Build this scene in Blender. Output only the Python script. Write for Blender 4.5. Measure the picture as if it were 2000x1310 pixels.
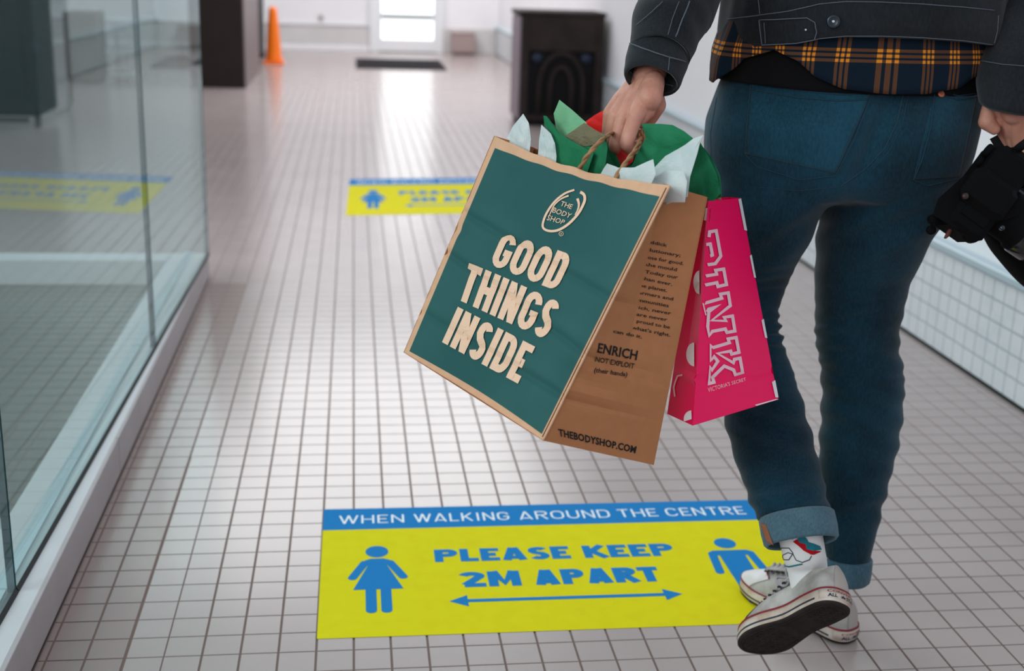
import bpy, math, random
import numpy as np
from mathutils import Vector, Matrix
from mathutils.bvhtree import BVHTree
random.seed(4); rng = np.random.RandomState(7)
for o in list(bpy.data.objects): bpy.data.objects.remove(o)
scn = bpy.context.scene; COL = scn.collection; PI = math.pi

# ---------------------------------------------------------------- camera, sky, lights, exposure
T = 0.06                                    # floor tile pitch in metres
FPX, YAW, PITCH, ROLL, CAMH = 2443.5, .130029, .289152, .0318148, 1.07039
_cy, _sy, _cp, _sp = math.cos(YAW), math.sin(YAW), math.cos(PITCH), math.sin(PITCH)
FW = np.array([_sy*_cp, _cy*_cp, -_sp]); RT = np.array([_cy, -_sy, 0.]); UP = np.cross(RT, FW)
R2 = math.cos(ROLL)*RT + math.sin(ROLL)*UP; U2 = -math.sin(ROLL)*RT + math.cos(ROLL)*UP
CP = np.array([0, 0, CAMH])
cam = bpy.data.cameras.new('camera'); camo = bpy.data.objects.new('camera', cam); COL.objects.link(camo)
camo.matrix_world = Matrix(((R2[0], U2[0], -FW[0], 0), (R2[1], U2[1], -FW[1], 0), (R2[2], U2[2], -FW[2], CAMH), (0, 0, 0, 1)))
cam.sensor_width = 36; cam.lens = FPX/2000*36; cam.clip_start = .05; cam.clip_end = 100
cam.dof.use_dof = True; cam.dof.focus_distance = 1.68; cam.dof.aperture_fstop = 4.3
scn.camera = camo
W = bpy.data.worlds.new('sky'); scn.world = W; W.use_nodes = True
W.node_tree.nodes['Background'].inputs[0].default_value = (.80, .88, 1.0, 1)
W.node_tree.nodes['Background'].inputs[1].default_value = .42
def area(name, loc, target, sx, sy, power, color=(1, 1, 1)):
    l = bpy.data.lights.new(name, 'AREA'); l.shape = 'RECTANGLE'; l.size = sx; l.size_y = sy; l.energy = power; l.color = color
    o = bpy.data.objects.new(name, l); COL.objects.link(o); o.location = loc
    o.rotation_euler = (Vector(target)-Vector(loc)).to_track_quat('-Z', 'Y').to_euler(); return o
area('skylight_left', (-3.4, .1, 2.5), (.3, 1.8, .5), 2.6, 2.0, 135, (1, .97, .94))
area('skylight_far', (0, 11.8, 3.6), (0, 11.8, 0), 3.4, 6.0, 230, (1, .98, .97))
area('skylight_ahead', (-.4, 4.6, 3.3), (0, 2.6, 0), 2.6, 1.6, 62, (.95, .98, 1))
area('fill_behind', (-1.3, -1.5, 1.9), (.35, 1.7, .6), 2.0, 1.3, 34, (1, .98, .97))  # fill added behind the camera to brighten the bags; no window known there
scn.view_settings.view_transform = 'Standard'; scn.view_settings.look = 'None'
scn.view_settings.gamma = 1; scn.view_settings.use_curve_mapping = False; scn.view_settings.exposure = 0.13

def ray(u, v): return FW + R2*(u-1000)/FPX - U2*(v-655)/FPX
def atY(u, v, Y): d = ray(u, v); return CP + d*Y/d[1]
def atX(u, v, X): d = ray(u, v); return CP + d*X/d[0]
def atZ(u, v, z=0): d = ray(u, v); return CP + d*(z-CP[2])/d[2]
def atD(u, v, D): return CP + ray(u, v)*D
def cr(c): return (c-8.0841)*T            # tile column -> x
def rr(r): return (r+30.1069)*T           # tile row -> y

# ---------------------------------------------------------------- helpers
def finish(o, parent=None, label=None, cat=None, group=None, kind=None):
    if parent is not None: o.parent = parent
    if label: o['label'] = label
    if cat: o['category'] = cat
    if group: o['group'] = group
    if kind: o['kind'] = kind
    return o
def mesh_obj(name, vs, fs, mat, parent=None, smooth=False, **k):
    me = bpy.data.meshes.new(name); me.from_pydata([tuple(map(float, v)) for v in vs], [], [tuple(f) for f in fs]); me.update()
    if smooth: me.polygons.foreach_set('use_smooth', [True]*len(me.polygons))
    for m in (mat if isinstance(mat, (list, tuple)) else [mat]):
        if m: me.materials.append(m)
    o = bpy.data.objects.new(name, me); COL.objects.link(o); return finish(o, parent, **k)
def empty(name, loc, label, cat, group=None):
    o = bpy.data.objects.new(name, None); o.empty_display_size = .05; COL.objects.link(o)
    if loc is not None: EMP.append((o, loc))
    return finish(o, None, label, cat, group)
EMP = []
def place_empties():          # move each empty to the base of its thing, children stay where they are
    for o, loc in EMP:
        o.location = loc
        for c in o.children: c.matrix_parent_inverse = Matrix.Translation(Vector(loc)).inverted()
def box(x0, x1, y0, y1, z0, z1, bev=0):
    if bev <= 0:
        v = [(x, y, z) for z in (z0, z1) for x, y in ((x0, y0), (x1, y0), (x1, y1), (x0, y1))]
        f = [(0, 3, 2, 1), (4, 5, 6, 7), (0, 1, 5, 4), (1, 2, 6, 5), (2, 3, 7, 6), (3, 0, 4, 7)]
        return v, f
    b = bev; v = []
    for z, i in ((z0, b), (z0+b, 0), (z1-b, 0), (z1, b)):
        a0, a1, b0, b1 = x0+i, x1-i, y0+i, y1-i
        c = b if i == 0 else b*.4
        v += [(a0+c, b0, z), (a1-c, b0, z), (a1, b0+c, z), (a1, b1-c, z), (a1-c, b1, z), (a0+c, b1, z), (a0, b1-c, z), (a0, b0+c, z)]
    f = [tuple(range(7, -1, -1)), tuple(range(24, 32))]
    for k in range(3):
        for i in range(8): f.append((k*8+i, k*8+(i+1) % 8, k*8+8+(i+1) % 8, k*8+8+i))
    return v, f
class MB:
    def __init__(s): s.v = []; s.f = []
    def add(s, vf):
        n = len(s.v); s.v += [tuple(x) for x in vf[0]]; s.f += [tuple(i+n for i in q) for q in vf[1]]; return s
    def box(s, *a): return s.add(box(*a))
    def obj(s, name, mat, parent=None, smooth=False, **k): return mesh_obj(name, s.v, s.f, mat, parent, smooth, **k)
def tube(pts, r, n=8, cap=True, closed=False):
    P = [np.array(p, float) for p in pts]; R = r if hasattr(r, '__len__') else [r]*len(P)
    v = []; prev = None; m = len(P)
    for i, p in enumerate(P):
        a = P[(i-1) % m] if (closed or i > 0) else P[i]; b = P[(i+1) % m] if (closed or i < m-1) else P[i]
        t = b-a; t = t/(np.linalg.norm(t)+1e-12)
        if prev is None:
            h = np.array([0, 0, 1.]) if abs(t[2]) < .9 else np.array([1., 0, 0]); x = np.cross(h, t)
        else: x = prev - t*(prev@t)
        x /= np.linalg.norm(x)+1e-12; prev = x; y = np.cross(t, x)
        for k in range(n):
            an = 2*PI*k/n; v.append(p + R[i]*(math.cos(an)*x+math.sin(an)*y))
    f = []
    for i in range(m if closed else m-1):
        j = (i+1) % m
        for k in range(n): f.append((i*n+k, i*n+(k+1) % n, j*n+(k+1) % n, j*n+k))
    if cap and not closed: f += [tuple(range(n-1, -1, -1)), tuple((m-1)*n+k for k in range(n))]
    return v, f
def loft(rings, cap=(True, True)):
    n = len(rings[0]); v = [p for r in rings for p in r]; f = []
    for i in range(len(rings)-1):
        for k in range(n): f.append((i*n+k, i*n+(k+1) % n, (i+1)*n+(k+1) % n, (i+1)*n+k))
    if cap[0]: f.append(tuple(range(n-1, -1, -1)))
    if cap[1]: f.append(tuple((len(rings)-1)*n+k for k in range(n)))
    return v, f
def ring(c, ax, ay, n=32, e=2.0):
    c, ax, ay = map(np.array, (c, ax, ay)); o = []
    for k in range(n):
        a = 2*PI*k/n; x, y = math.cos(a), math.sin(a)
        x = math.copysign(abs(x)**(2/e), x); y = math.copysign(abs(y)**(2/e), y); o.append(c+ax*x+ay*y)
    return o
def capsule(a, b, ra, rb, n=14):
    a = np.array(a, float); b = np.array(b, float); t = b-a; L = np.linalg.norm(t); t /= L
    pts = []; rs = []
    for k in range(5):
        an = PI/2*(k/5); pts.append(a-t*ra*math.cos(an)); rs.append(max(ra*math.sin(an), ra*.02))
    for k in range(3): pts.append(a+t*L*k/2); rs.append(ra+(rb-ra)*k/2)
    for k in range(1, 6):
        an = PI/2*(k/5); pts.append(b+t*rb*math.sin(an)); rs.append(max(rb*math.cos(an), rb*.02))
    return tube(pts, rs, n)
def remesh(parts, vox, smooth=2, fac=.5):
    m = MB()
    for p in parts: m.add(p)
    o = m.obj('tmp', None); md = o.modifiers.new('r', 'REMESH'); md.mode = 'VOXEL'; md.voxel_size = vox; md.adaptivity = 0
    s = o.modifiers.new('s', 'SMOOTH'); s.iterations = smooth; s.factor = fac
    dg = bpy.context.evaluated_depsgraph_get(); e = o.evaluated_get(dg); me = e.to_mesh()
    n = len(me.vertices); v = np.empty(n*3); me.vertices.foreach_get('co', v); v = v.reshape(-1, 3)
    f = [tuple(p.vertices) for p in me.polygons]; e.to_mesh_clear()
    mm = o.data; bpy.data.objects.remove(o); bpy.data.meshes.remove(mm)
    return v, f
def bvh(o): return BVHTree.FromPolygons([v.co[:] for v in o.data.vertices], [tuple(p.vertices) for p in o.data.polygons])
def cast(b, u, v, off=.0006):
    d = Vector(ray(u, v)).normalized(); h, n, i, dist = b.ray_cast(Vector(CP), d)
    if h is None: return None
    if n.dot(d) > 0: n = -n
    return np.array(h + n*off)
# --- pen strokes: letters are flat polygons given in a unit box (x right, y up)
def arc(cx, cy, rx, ry, a0, a1, n=10): return [(cx+rx*math.cos(math.radians(a0+(a1-a0)*i/n)), cy+ry*math.sin(math.radians(a0+(a1-a0)*i/n))) for i in range(n+1)]
def thicken(pl, wx, wy, closed=False):
    """strip polygons for a polyline with horizontal/vertical pen widths"""
    P = [np.array(p, float) for p in pl]; P = [p for i, p in enumerate(P) if i == 0 or np.abs(p-P[i-1]).max() > 1e-4]; m = len(P); Lft = []; Rgt = []
    S = np.array([1/wx, 1/wy]); Q = [p*S for p in P]
    for i in range(m):
        d1 = Q[i]-Q[i-1] if (i > 0 or closed) else None; d2 = Q[(i+1) % m]-Q[i] if (i < m-1 or closed) else None
        ns = []
        for d in (d1, d2):
            if d is not None:
                L = np.linalg.norm(d)
                if L > 1e-9: ns.append(np.array([-d[1], d[0]])/L)
        nn = sum(ns); L = np.linalg.norm(nn); nn = nn/L if L > 1e-6 else ns[0]
        k = 1/max(.69, nn@ns[0]); off = nn*k*.5
        Lft.append((Q[i]+off)/S); Rgt.append((Q[i]-off)/S)
    v = Lft+Rgt; f = []
    for i in range(m if closed else m-1): j = (i+1) % m; f.append((i, j, m+j, m+i))
    return v, f
def glyph(c, w):
    """centre lines of a capital in the box 0..1, pen width w already inset"""
    a, b = w/2, 1-w/2; m = .5
    G = {
     'A': [[(a, 0), (.5-w*.12, 1)], [(b, 0), (.5+w*.12, 1)], [(.25, .14+w*.3), (.75, .14+w*.3)]],
     'B': [[(a, 0), (a, 1)], [(a, b), (.6, b)]+arc(.62, .75-.02, 1-a-.62, b-.73, 90, -90, 6)+[(a, m)], [(a, m), (.6, m)]+arc(.62, (m+a)/2, b-.6, (m-a)/2, 90, -90, 6)+[(a, a)]],
     'C': [arc(.5, .7, .5-a, .3-a, 10, 180, 8)+arc(.5, .3, .5-a, .3-a, 180, 350, 8)],
     'D': [[(a, 0), (a, 1)], [(a, b), (.45, b)]+arc(.5, .68, .5-a, .32-a, 90, 0, 6)+arc(.5, .32, .5-a, .32-a, 0, -90, 6)+[(a, a)]],
     'E': [[(a, 0), (a, 1)], [(a, b), (1, b)], [(a, m), (.9, m)], [(a, a), (1, a)]],
     'F': [[(a, 0), (a, 1)], [(a, b), (1, b)], [(a, m), (.9, m)]],
     'G': [arc(.5, .7, .5-a, .3-a, 5, 180, 8)+arc(.5, .3, .5-a, .3-a, 180, 360, 8)+[(b, .46), (.52, .46)]],
     'H': [[(a, 0), (a, 1)], [(b, 0), (b, 1)], [(a, m), (b, m)]],
     'I': [[(.5, 0), (.5, 1)]],
     'K': [[(a, 0), (a, 1)], [(a+.02, .38), (.9, 1)], [(.38, .52), (.95, 0)]],
     'L': [[(a, 0), (a, 1)], [(a, a), (1, a)]],
     'M': [[(a, 0), (a, 1)], [(b, 0), (b, 1)], [(a+w*.15, 1), (.5, w*.9), (b-w*.15, 1)]],
     'N': [[(a, 0), (a, 1)], [(b, 0), (b, 1)], [(a, .98), (b, .02)]],
     'O': [arc(.5, .68, .5-a, .32-a, 0, 180, 9)+arc(.5, .32, .5-a, .32-a, 180, 360, 9)+[(b, .68)]],
     'P': [[(a, 0), (a, 1)], [(a, b), (.6, b)]+arc(.6, .7, .4-a, .3-a, 90, -90, 8)+[(a, .4+a)]],
     'R': [[(a, 0), (a, 1)], [(a, b), (.6, b)]+arc(.6, .73, .4-a, .27-a, 90, -90, 8)+[(a, .46+a)], [(.5, .46), (.95, 0)]],
     'S': [arc(.5, .74, .5-a, .26-a, 20, 180, 8)+[(a, .66), (.3, .55), (.7, .46), (b, .35)]+arc(.5, .26, .5-a, .26-a, 0, -160, 8)],
     'T': [[(.5, 0), (.5, 1)], [(0, b), (1, b)]],
     'U': [[(a, 1), (a, .32)]+arc(.5, .32, .5-a, .32-a, 180, 360, 9)+[(b, 1)]],
     'W': [[(.03, 1), (.27, 0)], [(.27, 0), (.5, 1)], [(.5, 1), (.73, 0)], [(.73, 0), (.97, 1)]],
     'Y': [[(.04, 1), (.5, .45), (.96, 1)], [(.5, .47), (.5, 0)]],
     '2': [arc(.5, .72, .5-a, .28-a, 170, -20, 8)+[(a+.05, a+.02)], [(a, a), (1, a)]],
    }
    return G[c]
CW = {'I': .34, 'M': 1.22, 'W': 1.45, 'E': .82, 'F': .8, 'L': .78, 'T': .9, 'S': .88, ' ': .45, 'O': 1.08, 'A': 1.08, 'G': 1.04}
def word(s, pen, gap=.14, cw=CW, aspect=1.0, penx=None):
    """returns verts in a box 0..1 x 0..1; aspect = target width/height of the whole word box"""
    tot = sum(cw.get(c, 1) for c in s)+gap*(len(s)-1); x = 0; V = []; F = []
    unit = aspect/tot              # letter cell width in units of cap height
    for c in s:
        w = cw.get(c, 1)
        if c != ' ':
            wx = (penx or pen)/(w*unit)
            if c == 'I': pls = [[(.5, 0), (.5, 1)]]; 
            else: pls = glyph(c, pen if c not in 'XX' else pen)
            if c not in 'I':   # inset differs in x: stretch centre lines so that the pen stays inside the cell
                a = pen/2; ax = min(wx/2, .45)
                pls = [[(float(np.interp(px, [0, a, 1-a, 1], [0, ax, 1-ax, 1])), py) for px, py in pl] for pl in pls]
            for pl in pls:
                vv, ff = thicken(pl, wx, pen); n = len(V)
                V += [((x+p[0]*w)/tot, p[1]) for p in vv]; F += [tuple(i+n for i in q) for q in ff]
        x += w+gap
    return V, F
def font_mesh(s, bold=0.0, spacing=1.0, align='LEFT'):
    cu = bpy.data.curves.new('t', 'FONT'); cu.body = s; cu.offset = bold; cu.resolution_u = 2; cu.space_character = spacing; cu.align_x = align; cu.fill_mode = 'FRONT'
    o = bpy.data.objects.new('t', cu); COL.objects.link(o)
    dg = bpy.context.evaluated_depsgraph_get(); e = o.evaluated_get(dg); me = e.to_mesh()
    v = [tuple(x.co[:2]) for x in me.vertices]; f = [tuple(p.vertices) for p in me.polygons]; e.to_mesh_clear()
    bpy.data.objects.remove(o); bpy.data.curves.remove(cu)
    return v, f
def fit01(vf):
    v = np.array(vf[0]); lo = v.min(0); hi = v.max(0); return [tuple((p-lo)/(hi-lo)) for p in v], vf[1]
def quadmap(q):
    """q = TL,TR,BR,BL ; maps (x right, y up) unit box bilinearly"""
    TL, TR, BR, BL = [np.array(a, float) for a in q]
    return lambda p: (BL*(1-p[0])+BR*p[0])*(1-p[1])+(TL*(1-p[0])+TR*p[0])*p[1]
def decal(name, arts, toworld, mat, parent, **k):
    """arts: list of (verts2d, faces, mapfn); toworld(point)->xyz or None"""
    V = []; F = []
    for vs, fs, mp in arts:
        idx = []
        for p in vs:
            w = toworld(mp(p)); 
            if w is None: idx.append(-1)
            else: idx.append(len(V)); V.append(w)
        G_ = [tuple(idx[i] for i in q) for q in fs]; G_ = [g for g in G_ if min(g) >= 0]; F += G_
    par = list(range(len(V)))         # separate strokes lie a hair apart, as ink layers do
    def find(i):
        while par[i] != i: par[i] = par[par[i]]; i = par[i]
        return i
    for g in F:
        for i in g[1:]: par[find(i)] = find(g[0])
    ids = {}
    if F and len(V) > 3:
        for g in F: ids.setdefault(find(g[0]), []).append(g)
        for kk_, (root, gs_) in enumerate(ids.items()):
            n = np.zeros(3)
            for g in gs_: m_ = np.cross(np.array(V[g[1]])-np.array(V[g[0]]), np.array(V[g[2]])-np.array(V[g[0]])); n += m_ if m_@(CP-np.array(V[g[0]])) > 0 else -m_
            n /= np.linalg.norm(n)+1e-15
            for i in {i for g in gs_ for i in g}: V[i] = np.array(V[i])+n*(kk_ % 5)*.00006
    return mesh_obj(name, V, F, mat, parent, **k)

# ---------------------------------------------------------------- materials
def mat(name, col, rough=.6, spec=.4, metal=0, bump=None, var=None, sheen=0, coat=0, trans=0, sss=0):
    m = bpy.data.materials.new(name); m.use_nodes = True; N = m.node_tree.nodes; L = m.node_tree.links; b = N['Principled BSDF']
    b.inputs['Base Color'].default_value = (*col, 1); b.inputs['Roughness'].default_value = rough; b.inputs['Specular IOR Level'].default_value = spec
    b.inputs['Metallic'].default_value = metal; b.inputs['Sheen Weight'].default_value = sheen; b.inputs['Coat Weight'].default_value = coat
    if trans: b.inputs['Transmission Weight'].default_value = trans
    if sss: b.inputs['Subsurface Weight'].default_value = sss; b.inputs['Subsurface Radius'].default_value = (.01, .004, .002); b.inputs['Subsurface Scale'].default_value = 1
    tc = N.new('ShaderNodeTexCoord')
    if var:                     # (scale, second colour, detail)
        n = N.new('ShaderNodeTexNoise'); n.inputs['Scale'].default_value = var[0]; n.inputs['Detail'].default_value = 5
        L.new(tc.outputs['Object'], n.inputs['Vector']); r = N.new('ShaderNodeValToRGB')
        r.color_ramp.elements[0].position = .35; r.color_ramp.elements[1].position = .68
        r.color_ramp.elements[0].color = (*col, 1); r.color_ramp.elements[1].color = (*var[1], 1)
        L.new(n.outputs['Fac'], r.inputs['Fac']); L.new(r.outputs['Color'], b.inputs['Base Color'])
    if bump:                    # (scale, strength, distance)
        n2 = N.new('ShaderNodeTexNoise'); n2.inputs['Scale'].default_value = bump[0]; n2.inputs['Detail'].default_value = 4
        L.new(tc.outputs['Object'], n2.inputs['Vector']); bp = N.new('ShaderNodeBump'); bp.inputs['Strength'].default_value = bump[1]; bp.inputs['Distance'].default_value = bump[2]
        L.new(n2.outputs['Fac'], bp.inputs['Height']); L.new(bp.outputs['Normal'], b.inputs['Normal'])
    return m
def emis(name, col, st):
    m = bpy.data.materials.new(name); m.use_nodes = True; N = m.node_tree.nodes; b = N['Principled BSDF']
    b.inputs['Base Color'].default_value = (.8, .8, .8, 1); b.inputs['Emission Color'].default_value = (*col, 1); b.inputs['Emission Strength'].default_value = st; return m
def denim(name, dark, light, scale=1400, rough=.85):
    m = mat(name, dark, rough, .15, bump=None, sheen=.15); N = m.node_tree.nodes; L = m.node_tree.links; b = N['Principled BSDF']
    tc = N.new('ShaderNodeTexCoord'); big = N.new('ShaderNodeTexNoise'); big.inputs['Scale'].default_value = 9; big.inputs['Detail'].default_value = 6
    fine = N.new('ShaderNodeTexNoise'); fine.inputs['Scale'].default_value = 420; fine.inputs['Detail'].default_value = 2
    mp = N.new('ShaderNodeMapping'); mp.inputs['Scale'].default_value = (1, 1, .25)
    L.new(tc.outputs['Object'], mp.inputs['Vector']); L.new(mp.outputs['Vector'], fine.inputs['Vector']); L.new(tc.outputs['Object'], big.inputs['Vector'])
    ad = N.new('ShaderNodeMath'); ad.operation = 'MULTIPLY_ADD'; ad.inputs[1].default_value = .55; L.new(fine.outputs['Fac'], ad.inputs[0]); L.new(big.outputs['Fac'], ad.inputs[2])
    r = N.new('ShaderNodeValToRGB'); r.color_ramp.elements[0].position = .55; r.color_ramp.elements[1].position = 1.0
    r.color_ramp.elements[0].color = (*dark, 1); r.color_ramp.elements[1].color = (*light, 1); L.new(ad.outputs[0], r.inputs['Fac']); L.new(r.outputs['Color'], b.inputs['Base Color'])
    wv = N.new('ShaderNodeTexWave'); wv.inputs['Scale'].default_value = scale/6; wv.bands_direction = 'DIAGONAL'; L.new(tc.outputs['Object'], wv.inputs['Vector'])
    bp = N.new('ShaderNodeBump'); bp.inputs['Strength'].default_value = .25; bp.inputs['Distance'].default_value = .0006; L.new(wv.outputs['Fac'], bp.inputs['Height']); L.new(bp.outputs['Normal'], b.inputs['Normal'])
    return m
def tile_mat(name, c1, c2, rough, kerb_shade=None):
    m = mat(name, c1, rough, .65); N = m.node_tree.nodes; L = m.node_tree.links; b = N['Principled BSDF']
    g = N.new('ShaderNodeNewGeometry'); s = N.new('ShaderNodeVectorMath'); s.operation = 'MULTIPLY_ADD'; s.inputs[1].default_value = (1/T,)*3; s.inputs[2].default_value = (8.0841, -30.1069, .5)
    L.new(g.outputs['Position'], s.inputs[0]); fl = N.new('ShaderNodeVectorMath'); fl.operation = 'FLOOR'; L.new(s.outputs[0], fl.inputs[0])
    wn = N.new('ShaderNodeTexWhiteNoise'); L.new(fl.outputs[0], wn.inputs['Vector'])
    no = N.new('ShaderNodeTexNoise'); no.inputs['Scale'].default_value = 3.0; no.inputs['Detail'].default_value = 5; L.new(g.outputs['Position'], no.inputs['Vector'])
    ad = N.new('ShaderNodeMath'); ad.operation = 'MULTIPLY_ADD'; ad.inputs[1].default_value = .2; L.new(wn.outputs['Value'], ad.inputs[0]); L.new(no.outputs['Fac'], ad.inputs[2])
    r = N.new('ShaderNodeValToRGB'); r.color_ramp.elements[0].position = .3; r.color_ramp.elements[1].position = .9
    r.color_ramp.elements[0].color = (*c1, 1); r.color_ramp.elements[1].color = (*c2, 1); L.new(ad.outputs[0], r.inputs['Fac'])
    out = r.outputs['Color']
    if kerb_shade:      # browner courses beside the kerb: the glass screen's faint shadow, painted into the tiles
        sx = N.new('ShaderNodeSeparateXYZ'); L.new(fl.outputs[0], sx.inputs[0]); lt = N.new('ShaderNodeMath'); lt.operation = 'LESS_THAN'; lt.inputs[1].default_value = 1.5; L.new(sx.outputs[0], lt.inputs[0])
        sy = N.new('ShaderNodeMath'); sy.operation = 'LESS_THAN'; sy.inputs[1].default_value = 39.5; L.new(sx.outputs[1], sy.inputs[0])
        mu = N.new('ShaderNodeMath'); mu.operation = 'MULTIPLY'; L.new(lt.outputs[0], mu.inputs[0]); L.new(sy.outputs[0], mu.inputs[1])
        mx = N.new('ShaderNodeMix'); mx.data_type = 'RGBA'; L.new(mu.outputs[0], mx.inputs['Factor']); L.new(out, mx.inputs['A']); mx.inputs['B'].default_value = (*kerb_shade, 1); out = mx.outputs['Result']
    L.new(out, b.inputs['Base Color'])
    n2 = N.new('ShaderNodeTexNoise'); n2.inputs['Scale'].default_value = 160; L.new(g.outputs['Position'], n2.inputs['Vector'])
    bp = N.new('ShaderNodeBump'); bp.inputs['Strength'].default_value = .12; bp.inputs['Distance'].default_value = .0004; L.new(n2.outputs['Fac'], bp.inputs['Height']); L.new(bp.outputs['Normal'], b.inputs['Normal'])
    return m
def glass_mat(name, tint, rough=.0, haze=.05, ior=1.5):
    m = bpy.data.materials.new(name); m.use_nodes = True; N = m.node_tree.nodes; L = m.node_tree.links
    N.remove(N['Principled BSDF']); out = N['Material Output']
    tr = N.new('ShaderNodeBsdfTransparent'); tr.inputs[0].default_value = (*tint, 1)
    gl = N.new('ShaderNodeBsdfGlossy'); gl.inputs['Roughness'].default_value = rough; gl.inputs['Color'].default_value = (.62, .72, .73, 1)
    df = N.new('ShaderNodeBsdfDiffuse'); df.inputs[0].default_value = (.60, .74, .76, 1)
    m1 = N.new('ShaderNodeMixShader'); m1.inputs[0].default_value = haze; L.new(tr.outputs[0], m1.inputs[1]); L.new(df.outputs[0], m1.inputs[2])
    fr = N.new('ShaderNodeFresnel'); fr.inputs['IOR'].default_value = ior; m2 = N.new('ShaderNodeMixShader')
    ge = N.new('ShaderNodeNewGeometry'); iv = N.new('ShaderNodeMath'); iv.operation = 'SUBTRACT'; iv.inputs[0].default_value = 1; L.new(ge.outputs['Backfacing'], iv.inputs[1]); mm = N.new('ShaderNodeMath'); mm.operation = 'MULTIPLY'; L.new(fr.outputs[0], mm.inputs[0]); L.new(iv.outputs[0], mm.inputs[1])
    L.new(mm.outputs[0], m2.inputs[0]); L.new(m1.outputs[0], m2.inputs[1]); L.new(gl.outputs[0], m2.inputs[2]); L.new(m2.outputs[0], out.inputs[0]); return m
M_TILE = tile_mat('floor_tile', (.345, .288, .278), (.39, .33, .318), .19, kerb_shade=(.285, .222, .205))
M_TILE_SHADED = tile_mat('floor_tile_shaded', (.085, .095, .08), (.115, .12, .105), .35)
M_TILE_MID = tile_mat('floor_tile_grey', (.32, .34, .34), (.38, .40, .40), .35)
M_TILE_TAN = tile_mat('floor_tile_tan', (.50, .36, .27), (.56, .42, .32), .35)
M_GROUT = mat('brown_grout', (.13, .078, .062), .6, .35, bump=(300, .3, .001))
M_WTILE = tile_mat('wall_tile', (.66, .70, .73), (.76, .79, .81), .25)
M_WGROUT = mat('grey_grout', (.44, .46, .48), .9, .2)
M_WALL = mat('white_wall_paint', (.86, .85, .87), .7, .3, bump=(60, .1, .001), var=(1.5, (.82, .82, .85)))
M_WAINS = mat('grey_wainscot', (.66, .64, .64), .6, .3, var=(4, (.60, .585, .585)))
M_SILL = mat('pale_blue_sill', (.42, .52, .57), .35, .5, bump=(40, .1, .0005))
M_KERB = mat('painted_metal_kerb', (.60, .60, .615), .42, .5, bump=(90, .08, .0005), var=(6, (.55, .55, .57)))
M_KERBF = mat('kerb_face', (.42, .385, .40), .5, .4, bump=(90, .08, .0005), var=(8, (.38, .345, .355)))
M_DARKLINE = mat('black_sealant', (.015, .02, .022), .6, .3, bump=(100, .2, .001))
M_GLASS = glass_mat('tinted_glass', (.77, .87, .865), haze=.05)
M_EDGE = mat('glass_edge_green', (.008, .05, .06), .5, .2, bump=(30, .1, .001))
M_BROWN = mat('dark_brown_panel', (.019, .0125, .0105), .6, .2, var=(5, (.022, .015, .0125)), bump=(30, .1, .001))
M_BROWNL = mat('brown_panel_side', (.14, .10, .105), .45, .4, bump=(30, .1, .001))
M_BLACKP = mat('black_panel', (.007, .007, .010), .6, .2, bump=(30, .1, .001))
M_ORANGE = mat('orange_plastic', (1.0, .20, .005), .4, .4, bump=(40, .1, .001))
M_MAT = mat('rubber_mat', (.018, .016, .020), .9, .2, bump=(200, .5, .002))
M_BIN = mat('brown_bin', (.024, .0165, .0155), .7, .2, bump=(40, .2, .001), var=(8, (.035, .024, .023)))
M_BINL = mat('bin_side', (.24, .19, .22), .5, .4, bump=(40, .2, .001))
M_BINB = mat('bin_hollow', (.006, .006, .007), .8, .2, bump=(40, .2, .001))
M_BLUE = mat('blue_plastic', (.012, .022, .05), .5, .4, bump=(40, .2, .001))
M_BEIGE = mat('beige_laminate', (.085, .077, .050), .5, .4, bump=(40, .1, .001))
M_FRAME = mat('white_door_frame', (.78, .80, .82), .4, .4, bump=(40, .1, .001))
M_DAY = emis('daylight_pane', (.93, .98, 1.0), 1.15)
M_YEL = mat('yellow_vinyl', (.70, .64, .006), .8, .08, bump=(700, .25, .0003), var=(30, (.67, .60, .006)))
M_SBLUE = mat('blue_vinyl', (.012, .195, .50), .8, .08, bump=(700, .25, .0003))
M_SWHITE = mat('white_vinyl', (.85, .9, .92), .8, .1, bump=(700, .2, .0003))
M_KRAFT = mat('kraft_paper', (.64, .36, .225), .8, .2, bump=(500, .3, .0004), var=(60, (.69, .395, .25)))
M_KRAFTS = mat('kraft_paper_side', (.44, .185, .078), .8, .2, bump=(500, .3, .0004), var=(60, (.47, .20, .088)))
M_TEAL = mat('dark_green_print', (.027, .094, .094), .85, .12, bump=(500, .3, .0004), var=(6, (.036, .116, .116)))
M_PEACH = mat('peach_print', (.82, .53, .38), .8, .2, bump=(500, .2, .0003))
M_INK = mat('black_ink', (.012, .014, .016), .8, .2, bump=(500, .2, .0003))
M_ROPE = mat('twisted_paper_rope', (.36, .19, .09), .8, .2, bump=(500, .6, .001))
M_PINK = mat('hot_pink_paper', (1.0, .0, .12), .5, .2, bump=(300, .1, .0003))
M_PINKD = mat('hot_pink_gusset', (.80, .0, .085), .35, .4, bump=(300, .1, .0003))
M_PWHITE = mat('white_print', (.80, .78, .80), .5, .3, bump=(300, .1, .0003))
M_PPALE = mat('pale_pink_print', (.92, .60, .68), .5, .3, bump=(300, .1, .0003))
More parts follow.
